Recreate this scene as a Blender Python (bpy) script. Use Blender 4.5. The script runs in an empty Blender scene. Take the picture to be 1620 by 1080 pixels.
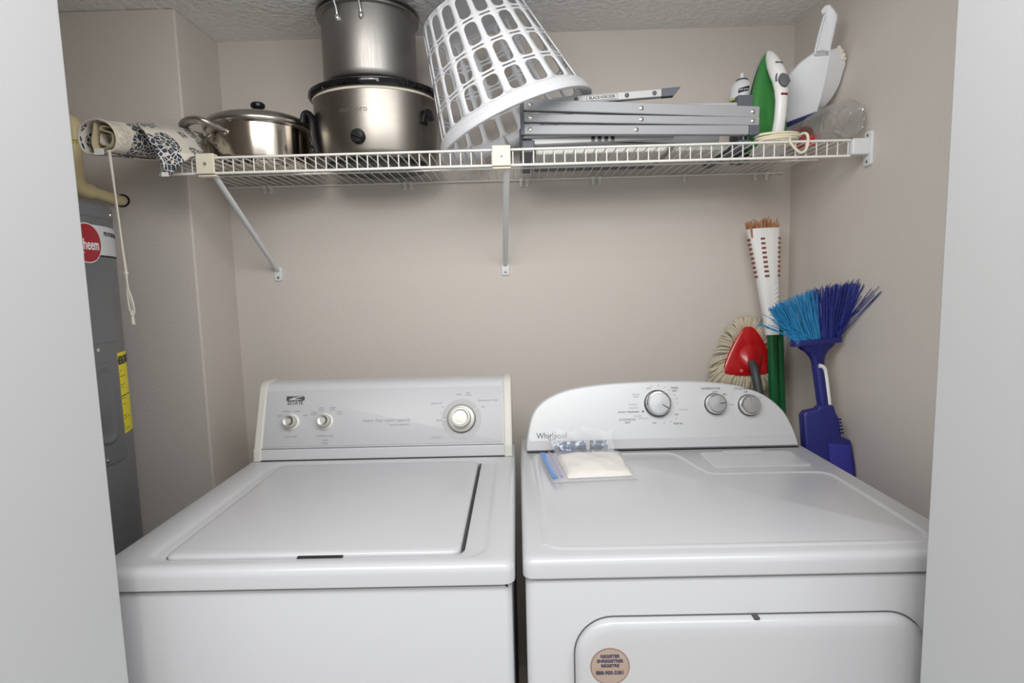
import bpy, bmesh, math, random
from mathutils import Vector, Matrix
random.seed(7)
SC = bpy.context.scene
COL = SC.collection
PI = math.pi

# ------------------------------------------------------------------ camera
cd = bpy.data.cameras.new('camera')
cam = bpy.data.objects.new('camera', cd); COL.objects.link(cam)
YAW, PITCH, ROLL = -0.0110, -0.1057, -0.0251
fw = Vector((math.sin(YAW) * math.cos(PITCH), math.cos(YAW) * math.cos(PITCH), math.sin(PITCH)))
rt = fw.cross(Vector((0, 0, 1))).normalized(); up = rt.cross(fw)
cr, sr = math.cos(ROLL), math.sin(ROLL)
rt, up = cr * rt + sr * up, -sr * rt + cr * up
M = Matrix((rt, up, -fw)).transposed().to_4x4()
M.translation = Vector((0.0129, -1.8608, 1.3552))
cam.matrix_world = M
cd.sensor_width = 36.0; cd.lens = 888.9 * 36.0 / 1620.0
cd.clip_start = 0.02
SC.camera = cam

# ------------------------------------------------------------------ colour helpers / view
def lin(r, g, b):
    f = lambda c: (c / 255 / 12.92) if c / 255 <= 0.04045 else ((c / 255 + 0.055) / 1.055) ** 2.4
    return (f(r), f(g), f(b), 1.0)

SC.view_settings.view_transform = 'Standard'
SC.view_settings.look = 'None'
SC.view_settings.gamma = 1.0
SC.view_settings.use_curve_mapping = False
SC.view_settings.exposure = -0.25

# ------------------------------------------------------------------ world and lights
w = bpy.data.worlds.new('room_light'); SC.world = w; w.use_nodes = True
bgn = w.node_tree.nodes['Background']
bgn.inputs[0].default_value = (0.93, 0.97, 1.0, 1); bgn.inputs[1].default_value = 0.90

def area(name, loc, target, sx, sy, power, col, shape='RECTANGLE'):
    l = bpy.data.lights.new(name, 'AREA'); l.shape = shape; l.size = sx
    if shape in ('RECTANGLE', 'ELLIPSE'): l.size_y = sy
    l.energy = power; l.color = col
    o = bpy.data.objects.new(name, l); COL.objects.link(o)
    o.location = loc
    o.rotation_euler = (Vector(target) - Vector(loc)).to_track_quat('-Z', 'Y').to_euler()
    return o
area('window_daylight', (2.2, -3.2, 1.3), (-0.2, -0.3, 1.3), 1.6, 1.6, 8, (1.0, 0.985, 0.96))
area('overhead_fill', (0.0, -1.72, 2.11), (0.0, -0.55, 1.2), 2.0, 0.5, 29, (1.0, 0.985, 0.965))  # added fill outside the opening, brightens tops and walls more than the fronts
area('hall_ceiling_lamp', (-0.27, -2.95, 2.40), (-0.22, -1.9, 1.2), 0.34, 0.34, 8, (1.0, 0.86, 0.68), 'DISK')

# ------------------------------------------------------------------ materials
MATS = {}
def mat(name, col, rough=0.5, metal=0.0, bump=None, spec=0.5, coat=0.0, trans=0.0, ior=1.45, vary=0.0, vscale=6.0, sheen=0.0):
    if name in MATS: return MATS[name]
    m = bpy.data.materials.new(name); m.use_nodes = True
    nt = m.node_tree; p = nt.nodes['Principled BSDF']
    p.inputs['Base Color'].default_value = col
    p.inputs['Roughness'].default_value = rough
    p.inputs['Metallic'].default_value = metal
    p.inputs['Specular IOR Level'].default_value = spec
    p.inputs['Coat Weight'].default_value = coat
    p.inputs['Transmission Weight'].default_value = trans
    p.inputs['IOR'].default_value = ior
    p.inputs['Sheen Weight'].default_value = sheen
    tc = nt.nodes.new('ShaderNodeTexCoord')
    if vary:
        n = nt.nodes.new('ShaderNodeTexNoise'); n.inputs['Scale'].default_value = vscale; n.inputs['Detail'].default_value = 4
        mx = nt.nodes.new('ShaderNodeMix'); mx.data_type = 'RGBA'
        mx.inputs[6].default_value = tuple(c * (1 - vary) for c in col[:3]) + (1,)
        mx.inputs[7].default_value = tuple(min(1, c * (1 + vary)) for c in col[:3]) + (1,)
        nt.links.new(tc.outputs['Object'], n.inputs['Vector']); nt.links.new(n.outputs['Fac'], mx.inputs[0])
        nt.links.new(mx.outputs[2], p.inputs['Base Color'])
    if bump:
        sc_, st, ds = bump[:3]
        n = nt.nodes.new('ShaderNodeTexNoise'); n.inputs['Scale'].default_value = sc_; n.inputs['Detail'].default_value = 3
        b = nt.nodes.new('ShaderNodeBump'); b.inputs['Strength'].default_value = st; b.inputs['Distance'].default_value = ds
        nt.links.new(tc.outputs['Object'], n.inputs['Vector']); nt.links.new(n.outputs['Fac'], b.inputs['Height'])
        nt.links.new(b.outputs['Normal'], p.inputs['Normal'])
    MATS[name] = m
    return m

wall_m = mat('taupe_wall_paint', lin(212, 205, 198), 0.55, bump=(150, 0.32, 0.003), spec=0.3)
ceil_m = mat('textured_ceiling_paint', lin(252, 252, 251), 0.8, bump=(52, 0.9, 0.012), spec=0.2)
trim_m = mat('white_trim_paint', lin(193, 195, 196), 0.45, bump=(20, 0.05, 0.002))
floor_m = mat('pale_tile_floor', lin(214, 208, 198), 0.5, vary=0.06)
white_m = mat('white_enamel', lin(191, 192, 196), 0.28, coat=0.15, bump=(420, 0.05, 0.0006))
face_m = mat('white_panel_plastic', lin(183, 184, 188), 0.32, spec=0.3)
cream_m = mat('cream_plastic', lin(200, 199, 191), 0.4)
silver_m = mat('silver_panel_paint', lin(206, 208, 211), 0.36, metal=0.25)
dark_m = mat('dark_gap', lin(32, 32, 34), 0.7)
black_m = mat('black_plastic', lin(24, 24, 26), 0.3)
blackglass_m = mat('black_gloss', lin(14, 14, 16), 0.08)
chrome_m = mat('chrome', lin(225, 225, 222), 0.12, metal=1.0)
knob_m = mat('silver_knob', lin(190, 192, 195), 0.42, metal=0.9)
knobring_m = mat('dark_silver_ring', lin(110, 112, 116), 0.3, metal=0.9)
warmknob_m = mat('champagne_knob', lin(196, 195, 187), 0.36, metal=0.3)
spun_m = mat('spun_metal', lin(186, 186, 183), 0.42, metal=1.0)
printgrey_m = mat('grey_print', lin(150, 150, 156), 0.5)
printdark_m = mat('dark_print', lin(70, 70, 76), 0.5)
ringgrey_m = mat('grey_dial_print', lin(172, 172, 175), 0.45)
wire_m = mat('white_vinyl_wire', lin(232, 231, 226), 0.35)
clipcream_m = mat('aged_cream_clip', lin(232, 226, 204), 0.4)
brace_m = mat('white_metal_brace', lin(225, 228, 230), 0.35)
screw_m = mat('screw_steel', lin(150, 148, 140), 0.35, metal=0.9)

def steel(name, col, rough, scale=(3, 3, 140), amp=0.12):
    m = mat(name, col, rough, metal=1.0)
    nt = m.node_tree; p = nt.nodes['Principled BSDF']
    tc = nt.nodes.new('ShaderNodeTexCoord'); mp = nt.nodes.new('ShaderNodeMapping'); mp.inputs['Scale'].default_value = scale
    n = nt.nodes.new('ShaderNodeTexNoise'); n.inputs['Scale'].default_value = 5; n.inputs['Detail'].default_value = 5
    r = nt.nodes.new('ShaderNodeMapRange'); r.inputs['To Min'].default_value = rough - amp * .5; r.inputs['To Max'].default_value = rough + amp
    nt.links.new(tc.outputs['Object'], mp.inputs['Vector']); nt.links.new(mp.outputs[0], n.inputs['Vector'])
    nt.links.new(n.outputs['Fac'], r.inputs['Value']); nt.links.new(r.outputs[0], p.inputs['Roughness'])
    return m
steel_m = steel('polished_steel', lin(196, 188, 176), 0.14, amp=0.05)
brushed_m = steel('brushed_steel', lin(140, 135, 129), 0.33)
satin_m = steel('satin_steel', lin(184, 181, 175), 0.24, amp=0.08)
potsteel_m = steel('worn_stockpot_steel', lin(154, 152, 149), 0.40, (60, 60, 4), 0.16)

# ------------------------------------------------------------------ geometry helpers
class G:
    """a bag of faces: every adder appends to one mesh"""
    def __init__(s): s.v = []; s.f = []; s.mi = []; s.cur = 0
    def add(s, vs, fs, X=None):
        b = len(s.v)
        for p in vs:
            p = Vector(p)
            s.v.append(X @ p if X else p)
        for f in fs: s.f.append([i + b for i in f]); s.mi.append(s.cur)
        return s
    def box(s, x0, x1, y0, y1, z0, z1, X=None):
        return s.add([(x0, y0, z0), (x1, y0, z0), (x1, y1, z0), (x0, y1, z0), (x0, y0, z1), (x1, y0, z1), (x1, y1, z1), (x0, y1, z1)],
                     [(0, 3, 2, 1), (4, 5, 6, 7), (0, 1, 5, 4), (1, 2, 6, 5), (2, 3, 7, 6), (3, 0, 4, 7)], X)
    def loft(s, loops, cap0=True, cap1=True, closed=True, X=None):
        n = len(loops[0]); vs = [p for l in loops for p in l]; fs = []
        for i in range(len(loops) - 1):
            for j in range(n if closed else n - 1):
                k = (j + 1) % n
                fs.append((i * n + j, i * n + k, (i + 1) * n + k, (i + 1) * n + j))
        if cap0: fs.append(tuple(reversed(range(n))))
        if cap1: fs.append(tuple((len(loops) - 1) * n + j for j in range(n)))
        return s.add(vs, fs, X)
    def lathe(s, prof, seg=48, X=None, sx=1.0, sy=1.0, cap0=False, cap1=False):
        loops = [[(r * math.cos(2 * PI * j / seg) * sx, r * math.sin(2 * PI * j / seg) * sy, z) for j in range(seg)] for r, z in prof]
        return s.loft(loops, cap0, cap1, True, X)
    def tube(s, path, r, seg=8, caps=True, flat=1.0, closed=False):
        P = [Vector(p) for p in path]; n = len(P)
        R = r if isinstance(r, (list, tuple)) else [r] * n
        def tan(i):
            a = P[(i - 1) % n] if (closed or i > 0) else P[i]
            b = P[(i + 1) % n] if (closed or i < n - 1) else P[i]
            t = b - a
            return t.normalized() if t.length > 1e-9 else Vector((0, 0, 1))
        t = tan(0); ref = Vector((0, 0, 1)) if abs(t.z) < 0.9 else Vector((0, 1, 0))
        u = t.cross(ref).normalized(); loops = []
        for i in range(n):
            t = tan(i); u = (u - t * u.dot(t)); u = u.normalized() if u.length > 1e-6 else t.orthogonal().normalized()
            v = t.cross(u)
            loops.append([P[i] + R[i] * (math.cos(2 * PI * j / seg) * u + flat * math.sin(2 * PI * j / seg) * v) for j in range(seg)])
        if closed: loops.append(loops[0])
        return s.loft(loops, caps and not closed, caps and not closed)
    def prism(s, outline, thick, X=None, bev=0.0):
        """outline in local xy, extruded from z=0 to z=thick (optional rounded upper edge)"""
        o = [Vector((p[0], p[1], 0)) for p in outline]
        loops = [[p.copy() for p in o]]
        if bev > 0:
            for k, (ins, h) in enumerate(((0, thick - bev), (bev * .3, thick - bev * .3), (bev, thick))):
                q = inset(o, ins) if ins else o
                loops.append([Vector((p.x, p.y, h)) for p in q])
        else: loops.append([Vector((p.x, p.y, thick)) for p in o])
        return s.loft(loops, True, True, True, X)
    def sphere(s, c, r, seg=16, ring=10, sc=(1, 1, 1)):
        prof = [(max(1e-5, r * math.sin(PI * i / ring)), -r * math.cos(PI * i / ring)) for i in range(ring + 1)]
        return s.lathe(prof, seg, Matrix.Translation(c) @ Matrix.Diagonal((*sc, 1)))

def inset(o, d):
    n = len(o); out = []
    ar = sum(o[i].x * o[(i + 1) % n].y - o[(i + 1) % n].x * o[i].y for i in range(n))
    sg = 1 if ar > 0 else -1
    for i in range(n):
        a, b, c = o[i - 1], o[i], o[(i + 1) % n]
        e1 = (b - a).normalized(); e2 = (c - b).normalized()
        n1 = Vector((-e1.y, e1.x, 0)) * sg; n2 = Vector((-e2.y, e2.x, 0)) * sg
        m = (n1 + n2); m = m.normalized() if m.length > 1e-6 else n1
        out.append(b + m * d / max(.35, m.dot(n1)))
    return out
def rrect(x0, x1, y0, y1, r, z=0.0, n=6):
    out = []
    for cx, cy, a0 in ((x1 - r, y1 - r, 0), (x0 + r, y1 - r, PI / 2), (x0 + r, y0 + r, PI), (x1 - r, y0 + r, 1.5 * PI)):
        for i in range(n + 1):
            a = a0 + PI / 2 * i / n
            out.append((cx + r * math.cos(a), cy + r * math.sin(a), z))
    return out
def frame(o, x, y):
    x = Vector(x).normalized(); y = Vector(y); z = x.cross(y).normalized(); y = z.cross(x)
    m = Matrix((x, y, z)).transposed().to_4x4(); m.translation = Vector(o)
    return m
def spline(pts, n=8, closed=False):
    P = [Vector(p) for p in pts]; out = []; N = len(P)
    for i in range(N if closed else N - 1):
        g = lambda k: P[k % N] if closed else P[max(0, min(N - 1, k))]
        a, b, c, d = g(i - 1), g(i), g(i + 1), g(i + 2)
        for k in range(n):
            t = k / n
            out.append(0.5 * ((2 * b) + (c - a) * t + (2 * a - 5 * b + 4 * c - d) * t * t + (3 * b - a - 3 * c + d) * t ** 3))
    if not closed: out.append(P[-1])
    return out

def root_of(o):
    while o.parent: o = o.parent
    return o
def tag(o, label=None, cat=None, group=None, kind=None):
    if label: o['label'] = label
    if cat: o['category'] = cat
    if group: o['group'] = group
    if kind: o['kind'] = kind
    return o
def thing(name, loc, label, cat, group=None):
    o = bpy.data.objects.new(name, None); COL.objects.link(o)
    o.location = loc; o.empty_display_size = 0.05
    return tag(o, label, cat, group)
def obj(name, g, m, parent=None, bevel=0.0, smooth=True, angle=38, loc=None, segs=2, fix=True, mods=None):
    me = bpy.data.meshes.new(name)
    off = root_of(parent).location if parent else Vector(loc or (0, 0, 0))
    me.from_pydata([tuple(p - off) for p in g.v], [], g.f)
    for k in (m if isinstance(m, (list, tuple)) else [m]): me.materials.append(k)
    me.polygons.foreach_set('material_index', g.mi)
    if fix:
        bm = bmesh.new(); bm.from_mesh(me)
        bmesh.ops.remove_doubles(bm, verts=bm.verts, dist=1e-6)
        bmesh.ops.recalc_face_normals(bm, faces=bm.faces); bm.to_mesh(me); bm.free()
    me.validate(); me.update()
    if smooth:
        me.shade_smooth(); me.set_sharp_from_angle(angle=math.radians(angle))
    o = bpy.data.objects.new(name, me); COL.objects.link(o)
    if parent: o.parent = parent
    else: o.location = off
    if bevel:
        b = o.modifiers.new('bevel', 'BEVEL'); b.width = bevel; b.segments = segs; b.limit_method = 'ANGLE'; b.harden_normals = True
    return o
def text(s, size, X, m, parent, name='lettering', align='CENTER', ext=0.0003, sx=1.0, shear=0.0, bold=0.0, wrap=None, label=None):
    """raised lettering turned into a mesh; X places its local xy plane; wrap(x,y)->point bends it"""
    c = bpy.data.curves.new(name, 'FONT'); c.body = s; c.size = size; c.align_x = align; c.align_y = 'CENTER'
    c.extrude = ext; c.shear = shear; c.offset = bold; c.resolution_u = 3
    t = bpy.data.objects.new(name, c); COL.objects.link(t)
    me = bpy.data.meshes.new_from_object(t.evaluated_get(bpy.context.evaluated_depsgraph_get()))
    bpy.data.objects.remove(t); bpy.data.curves.remove(c)
    off = root_of(parent).location
    for v in me.vertices:
        p = Vector((v.co.x * sx, v.co.y, v.co.z))
        q = wrap(p) if wrap else X @ p
        v.co = q - off
    me.materials.clear(); me.materials.append(m)
    o = bpy.data.objects.new(name, me); COL.objects.link(o); o.parent = parent
    if label: o['label'] = label
    return o
def print_set(items, B, parent, name):
    """the small print of one panel: items are (words, x, y, size, material)"""
    for s_, x, y, size, m in items:
        text(s_, size, B @ Matrix.Translation((x, y, 0)), m, parent, name)
def struct(name, g, m, bevel=0.0):
    return tag(obj(name, g, m, smooth=bool(bevel), bevel=bevel), kind='structure')

# ------------------------------------------------------------------ room shell
CEIL = 2.132; XL, XR = -0.9165, 0.903; YRET = -0.226; XB = -1.46
YO, YF = -1.06, -1.275; JL, JR = -0.598, 0.610
struct('floor', G().box(-2.2, 2.2, -4.6, 0.12, -0.1, 0), floor_m)
struct('ceiling', G().box(XB - .12, XR + .12, YO, 0.12, CEIL, CEIL + .1), ceil_m)
struct('wall_back', G().box(XL - .001, XR + .12, 0, .12, 0, CEIL), wall_m)
struct('wall_right', G().box(XR, XR + .12, YO, 0, 0, CEIL), wall_m)
g = G().loft([[(XB - .12, .12, z), (XB - .12, YRET, z), (XL, YRET, z), (XL, .12, z)] for z in (0, CEIL)])
struct('wall_left_return', g, wall_m, bevel=0.006)
struct('wall_left', G().box(XB - .12, XB, YO, YRET, 0, CEIL), wall_m)
struct('wall_front_left', G().box(-2.2, JL - .02, YF + .01, YO, 0, CEIL + .1), wall_m)
struct('wall_front_right', G().box(JR + .02, 2.2, YF + .01, YO, 0, CEIL + .1), wall_m)
struct('trim_1', G().box(JL - .02, JL, YF, YO - .0, 0, CEIL + .1), trim_m, bevel=0.004)
struct('trim_2', G().box(JR, JR + .02, YF, YO - .0, 0, CEIL + .1), trim_m, bevel=0.004)

# ------------------------------------------------------------------ wire shelf and its hardware
SZ = 1.684; SF = -0.406; SB = -0.010; SX0, SX1 = -0.885, 0.852
PITCHW = 0.0262
sh = thing('wire_shelf', (0, -0.2, SZ), 'long white wire shelf carrying cookware, basket and iron below the ceiling', 'shelf')
g = G()
n = int((SX1 - SX0) / PITCHW)
for i in range(n + 1):
    x = SX1 - 0.003 - i * PITCHW
    back = SB if x > XL + .01 else YRET - .01
    g.tube([(x, back, SZ), (x, SF + .004, SZ), (x, SF, SZ - .004), (x, SF, SZ - .038)], 0.0016, 6)
obj('wire_deck', g, wire_m, sh)
g = G().tube([(SX0, SF - .002, SZ + .001), (SX1, SF - .002, SZ + .001)], 0.0031, 10); obj('top_rail', g, wire_m, sh)
g = G().tube([(SX0, SF - .002, SZ - .037), (SX1, SF - .002, SZ - .037)], 0.0034, 10); obj('bottom_rail', g, wire_m, sh)
g = G().tube([(SX0 + .01, -.20, SZ - .004), (SX1 + .03, -.20, SZ - .004)], 0.0030, 10); obj('middle_rail', g, wire_m, sh)
g = G().tube([(XL + .006, SB, SZ - .004), (XR - .03, SB, SZ - .004)], 0.0030, 10); obj('rear_rail', g, wire_m, sh)

def brace(x, xw, zc, label):
    t = thing('shelf_brace', (x, 0, 1.39), label, 'bracket', 'diagonal braces under the wire shelf')
    P0 = Vector((x + .012, SF - .002, SZ - .035)); P1 = Vector((xw, -.006, 1.412))
    g = G().tube([P0, P0.lerp(P1, .5), P1], [0.0085] * 3, 12, flat=.75); obj('pole', g, brace_m, t)
    g = G(); X = frame((xw, -.0005, 1.398), (1, 0, 0), (0, 0, 1))
    g.prism([(p[0], p[1]) for p in rrect(-.0125, .0125, -.021, .024, .006)], .005, X, .0015)
    ft = obj('foot_plate', g, brace_m, t)
    g = G(); g.lathe([(.0001, .0075), (.003, .007), (.0042, .005)], 12, X @ Matrix.Translation((0, -.010, 0)))
    obj('screw', g, screw_m, ft)
    g = G(); g.box(x - .023, x + .023, SF - .014, SF - .007, SZ - .040, SZ + .010)
    g.box(x - .023, x + .023, SF - .008, SF + .010, SZ + .0045, SZ + .010); g.box(x - .023, x + .023, SF - .008, SF + .012, SZ - .046, SZ - .041)
    cl = obj('rail_clip', g, clipcream_m, t, bevel=.002)
    cl['label'] = 'cream plastic clip over the shelf rails'
    g = G(); X = frame((x, SF - .0138, SZ - .016), (1, 0, 0), (0, 0, 1))
    g.lathe([(.0042, 0), (.0040, .001), (.0025, .0012), (.0012, .0002), (.0001, 0)], 12, X); obj('screw', g, screw_m, cl)
brace(-0.762, -0.772, 0, 'white diagonal shelf brace under the steel pan, clip nearest the blue patterned cloth')
brace(-0.018, -0.023, 0, 'white diagonal shelf brace under the middle of the shelf, below the basket')

t = thing('end_bracket', (XR, SF, SZ - .06), 'white plastic bracket holding the shelf end to the right wall', 'bracket')
g = G(); g.box(XR - .049, XR - .005, SF - .012, SF + .012, SZ - .036, SZ + .004); obj('rail_socket', g, brace_m, t, bevel=.004)
g = G(); X = frame((XR - .0005, SF, SZ - .018), (0, -1, 0), (0, 0, 1))
X = frame((XR - .0006, SF, SZ - .018), (0, -1, 0), (0, 0, 1))
if X.to_3x3().col[2].x > 0: X = frame((XR - .0006, SF, SZ - .018), (0, 1, 0), (0, 0, 1))
g.prism([(p[0], p[1]) for p in rrect(-.016, .016, -.044, .040, .008)], .006, X, .002); obj('wall_plate', g, brace_m, t)
for zz in (-.034, .030):
    g = G(); g.lathe([(.0001, .0065), (.0035, .0064), (.0042, .0055)], 12, X @ Matrix.Translation((0, zz, 0))); obj('screw', g, screw_m, t)

cl_src = None
CLIPX = [(-.794, 'two clips below the pan, the one nearer the corner'), (-.774, ''), (-.34, ''), (-.32, ''), (.034, ''), (.054, ''), (.265, ''), (.287, ''), (.558, ''), (.784, ''), (.820, '')]
CL_L = ['small white wall clip under the shelf below the pan, left one of its pair', 'small white wall clip under the shelf below the pan, right one of its pair',
        'small white wall clip under the shelf below the slow cooker, left one of its pair', 'small white wall clip under the shelf below the slow cooker, right one of its pair',
        'small white wall clip just right of the middle brace, left one of its pair', 'small white wall clip just right of the middle brace, right one of its pair',
        'small white wall clip below the middle of the ladder, left one of its pair', 'small white wall clip below the middle of the ladder, right one of its pair',
        'single small white wall clip below the right end of the ladder', 'small white wall clip under the shelf below the iron, left one of its pair',
        'small white wall clip under the shelf below the iron, right one of its pair']
def clip_geo(x):
    g = G(); g.box(x - .006, x + .006, -.018, -.0005, SZ - .010, SZ - .0005); g.box(x - .0045, x + .0045, -.012, -.0005, SZ - .026, SZ - .009)
    g.lathe([(.0001, .004), (.003, .003), (.0032, 0)], 10, frame((x, -.012, SZ - .019), (1, 0, 0), (0, 0, 1)))
    return g
for (x, _), lb in zip(CLIPX, CL_L):
    if cl_src is None:
        cl_src = tag(obj('wall_clip', clip_geo(x), wire_m, loc=(x, 0, SZ), bevel=.001), lb, 'clip', 'wall clips along the rear shelf rail'); c = cl_src
    else:
        c = cl_src.copy(); COL.objects.link(c); c.location.x = x; c['label'] = lb

# ------------------------------------------------------------------ washing machine
ZT = 0.914
def console_frame(a, b, x=0.0):
    a = Vector((x, *a)); b = Vector((x, *b)); return frame(a, (1, 0, 0), b - a)
wm = thing('washing_machine', (-.341, -.69, 0), 'white top-loading washing machine on the left with flat lid', 'washing machine')
wx0, wx1, wyf, wyb = -.683, -.001, -1.018, -.33
g = G()
L = lambda i, z, r=.018: rrect(wx0 + i, wx1 - i, wyf + i, wyb - i, r, z, 6)
g.loft([L(.006, 0.03), L(.006, .866), L(.009, .872), L(.016, .8745), L(.05, .8745)])
obj('cabinet', g, white_m, wm)
g = G().box(wx0 + .012, wx1 - .012, wyf + .012, wyb - .012, .868, .885); obj('seam', g, dark_m, wm, smooth=False)
for fx in (wx0 + .06, wx1 - .06):
    for fy in (wyf + .06, wyb - .06):
        obj('foot', G().lathe([(.022, 0), (.022, .012), (.012, .014), (.012, .035)], 16, Matrix.Translation((fx, fy, 0)), cap0=True, cap1=True), black_m, wm)
g = G()
C1 = lambda i, z: rrect(-.618 + i, -.043 - i, -.995 + i, -.478 - i, .04 - i * .5, z, 6)
H1 = lambda i, z: rrect(-.593 + i, -.084 - i, -.974 + i, -.494 - i, .018, z, 6)
g.loft([L(.012, .8775), L(.003, .8775), L(0, .880), L(0, .900), L(.0012, .9065), L(.005, .9115), L(.012, ZT), C1(0, ZT), C1(.003, .9128), C1(.009, .9092), C1(.012, .9086), H1(0, .9084), H1(.002, .907), H1(.002, .893)], cap0=True, cap1=True)
obj('top_panel', g, white_m, wm)
g = G()
D1 = lambda i, z: rrect(-.589 + i, -.092 - i, -.970 + i, -.498 - i, .016, z, 6)
g.loft([D1(.002, .894), D1(0, .896), D1(0, .9085), D1(.0015, .9115), D1(.005, .9135), D1(.011, .9142)])
lid = obj('lid', g, white_m, wm)
g = G().box(-.362, -.287, -.9775, -.9705, .9080, .9104); obj('finger_slot', g, dark_m, lid, smooth=False)
g = G().box(-.0880, -.0858, -.955, -.505, .896, .9088); obj('lid_gap', g, dark_m, lid, smooth=False)
# console: kick strip, sloping control panel and cream end caps
WA, WB = (-.462, .945), (-.405, 1.093)
XW = console_frame(WA, WB)
def console_ring(x, d=0.0):
    return [(x, y, z) for y, z in ((-.469 - d, .9145), (-.466 - d, .943), (WA[0] - d, WA[1]), (WB[0] - d, WB[1]), (-.398 - d * .6, 1.1005 + d * .5), (-.388, 1.104 + d), (-.345 + d, 1.103 + d), (-.325 + d, 1.09), (-.325 + d, .9145))]
g = G().loft([console_ring(-.668 + .016), console_ring(-.012 - .016)]); body = obj('console', g, white_m, wm, bevel=.003)
for xa, xb in ((-.672, -.650), (-.030, -.008)):
    g = G().loft([console_ring(xa, .001), console_ring(xa + .004, .0035), console_ring(xb - .003, .0035), console_ring(xb, .001)])
    c = obj('end_cap', g, cream_m, wm, bevel=.002); c['label'] = 'cream plastic end cap of the console'
g = G().box(-.650, -.030, -.4667, -.4645, .9455, .9470); obj('console_seam', g, printgrey_m, body, smooth=False)
g = G().box(-.652, -.028, -.4715, -.469, .9145, .9170); obj('base_gap', g, dark_m, body, smooth=False)
g = G().prism([(p[0], p[1]) for p in rrect(-.648, -.032, .004, .149, .004)], .0018, XW, .0008)
pan = obj('control_panel', g, face_m, wm)
PX = XW @ Matrix.Translation((0, 0, .0021))
def small_dial(x, y):
    X = PX @ Matrix.Translation((x, y, 0))
    k = obj('knob', G().lathe([(.021, 0), (.021, .002), (.019, .003), (.0172, .004)], 32, X, cap0=True, cap1=True), mat('pale_dial_skirt', lin(214, 214, 206), .4), wm)
    obj('knob_cap', G().lathe([(.0168, .003), (.0158, .020), (.0145, .022), (.0135, .0222)], 32, X, cap0=True, cap1=True), warmknob_m, k)
    obj('knob_face', G().lathe([(.0135, .0222), (.0128, .0232), (.0100, .0224), (.0001, .0218)], 32, X), spun_m, k)
small_dial(-.579, .067); small_dial(-.491, .067)
X = PX @ Matrix.Translation((-.138, .066, 0))
g = G()
for a0, a1 in ((-86, 32), (38, 178), (184, 268)):
    pts = [math.radians(a0 + (a1 - a0) * i / 24) for i in range(25)]
    g.loft([[(.051 * math.cos(a), .051 * math.sin(a), 0) for a in pts], [(.051 * math.cos(a), .051 * math.sin(a), .0005) for a in pts],
            [(.033 * math.cos(a), .033 * math.sin(a), .0005) for a in pts], [(.033 * math.cos(a), .033 * math.sin(a), 0) for a in pts]], False, False, False, X)
obj('dial_scale', g, ringgrey_m, pan, smooth=False)
k = obj('timer_dial', G().lathe([(.0365, 0), (.0365, .004), (.0350, .0055)], 48, X, cap0=True, cap1=True), knobring_m, wm)
obj('dial_ring', G().lathe([(.0345, .005), (.0340, .010), (.0300, .012), (.0270, .012)], 48, X, cap0=True, cap1=True), warmknob_m, k)
obj('dial_knob', G().lathe([(.0262, .010), (.0255, .030), (.0235, .033), (.0205, .0335)], 48, X, cap0=True, cap1=True), warmknob_m, k)
obj('dial_face', G().lathe([(.0205, .0335), (.0195, .0345), (.0165, .0335), (.0001, .0328)], 48, X), spun_m, k)
# maker's badge: a dark block with a pale swoosh and the name beneath
g = G(); g.prism([(-.597, .1225), (-.550, .1225), (-.549, .1300), (-.552, .1345), (-.597, .1345)], .0004, PX)
lg = obj('badge', g, printdark_m, pan, smooth=False)
g = G(); g.prism([(p[0], p[1]) for p in spline([(-.590, .124, 0), (-.580, .1305, 0), (-.566, .1328, 0), (-.552, .1335, 0), (-.562, .1310, 0), (-.575, .128, 0), (-.556, .1255, 0)], 6, True)], .0007, PX)
obj('badge_swoosh', g, face_m, lg, smooth=False)
text('ESTATE', .0135, PX @ Matrix.Translation((-.5735, .1165, 0)), printdark_m, pan, 'badge_lettering', sx=.9, bold=.0002)
text('heavy duty super capacity', .0118, PX @ Matrix.Translation((-.332, .0665, 0)), printgrey_m, pan, shear=.25, sx=1.0)
text('2 speed combinations', .0062, PX @ Matrix.Translation((-.300, .0545, 0)), printgrey_m, pan)
print_set([(s, x, y, sz, printgrey_m) for s, x, y, sz in (('LOAD SIZE', -.579, .029, .0068), ('TEMPERATURE', -.490, .029, .0068), ('WASH', -.489, .0185, .006), ('RINSE', -.489, .0105, .006),
                    ('Medium', -.594, .0955, .006), ('Large', -.566, .0955, .006), ('Small', -.611, .084, .006), ('Super', -.544, .084, .006),
                    ('COLD\nCOLD', -.5045, .099, .0055), ('WARM\nCOLD', -.4745, .099, .0055), ('HOT\nCOLD', -.456, .088, .0055), ('COLD\nWARM', -.522, .088, .0055),
                    ('DELICATE', -.203, .107, .0065), ('NORMAL', -.203, .019, .0065), ('SOAK', -.196, .063, .006), ('RINSE', -.146, .129, .006),
                    ('PRE\nWASH', -.121, .130, .006), ('PERMANENT PRESS', -.070, .112, .006), ('Spin', -.081, .096, .006), ('6', -.192, .083, .006), ('10', -.188, .097, .006))], PX, pan, 'dial_lettering')

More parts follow.
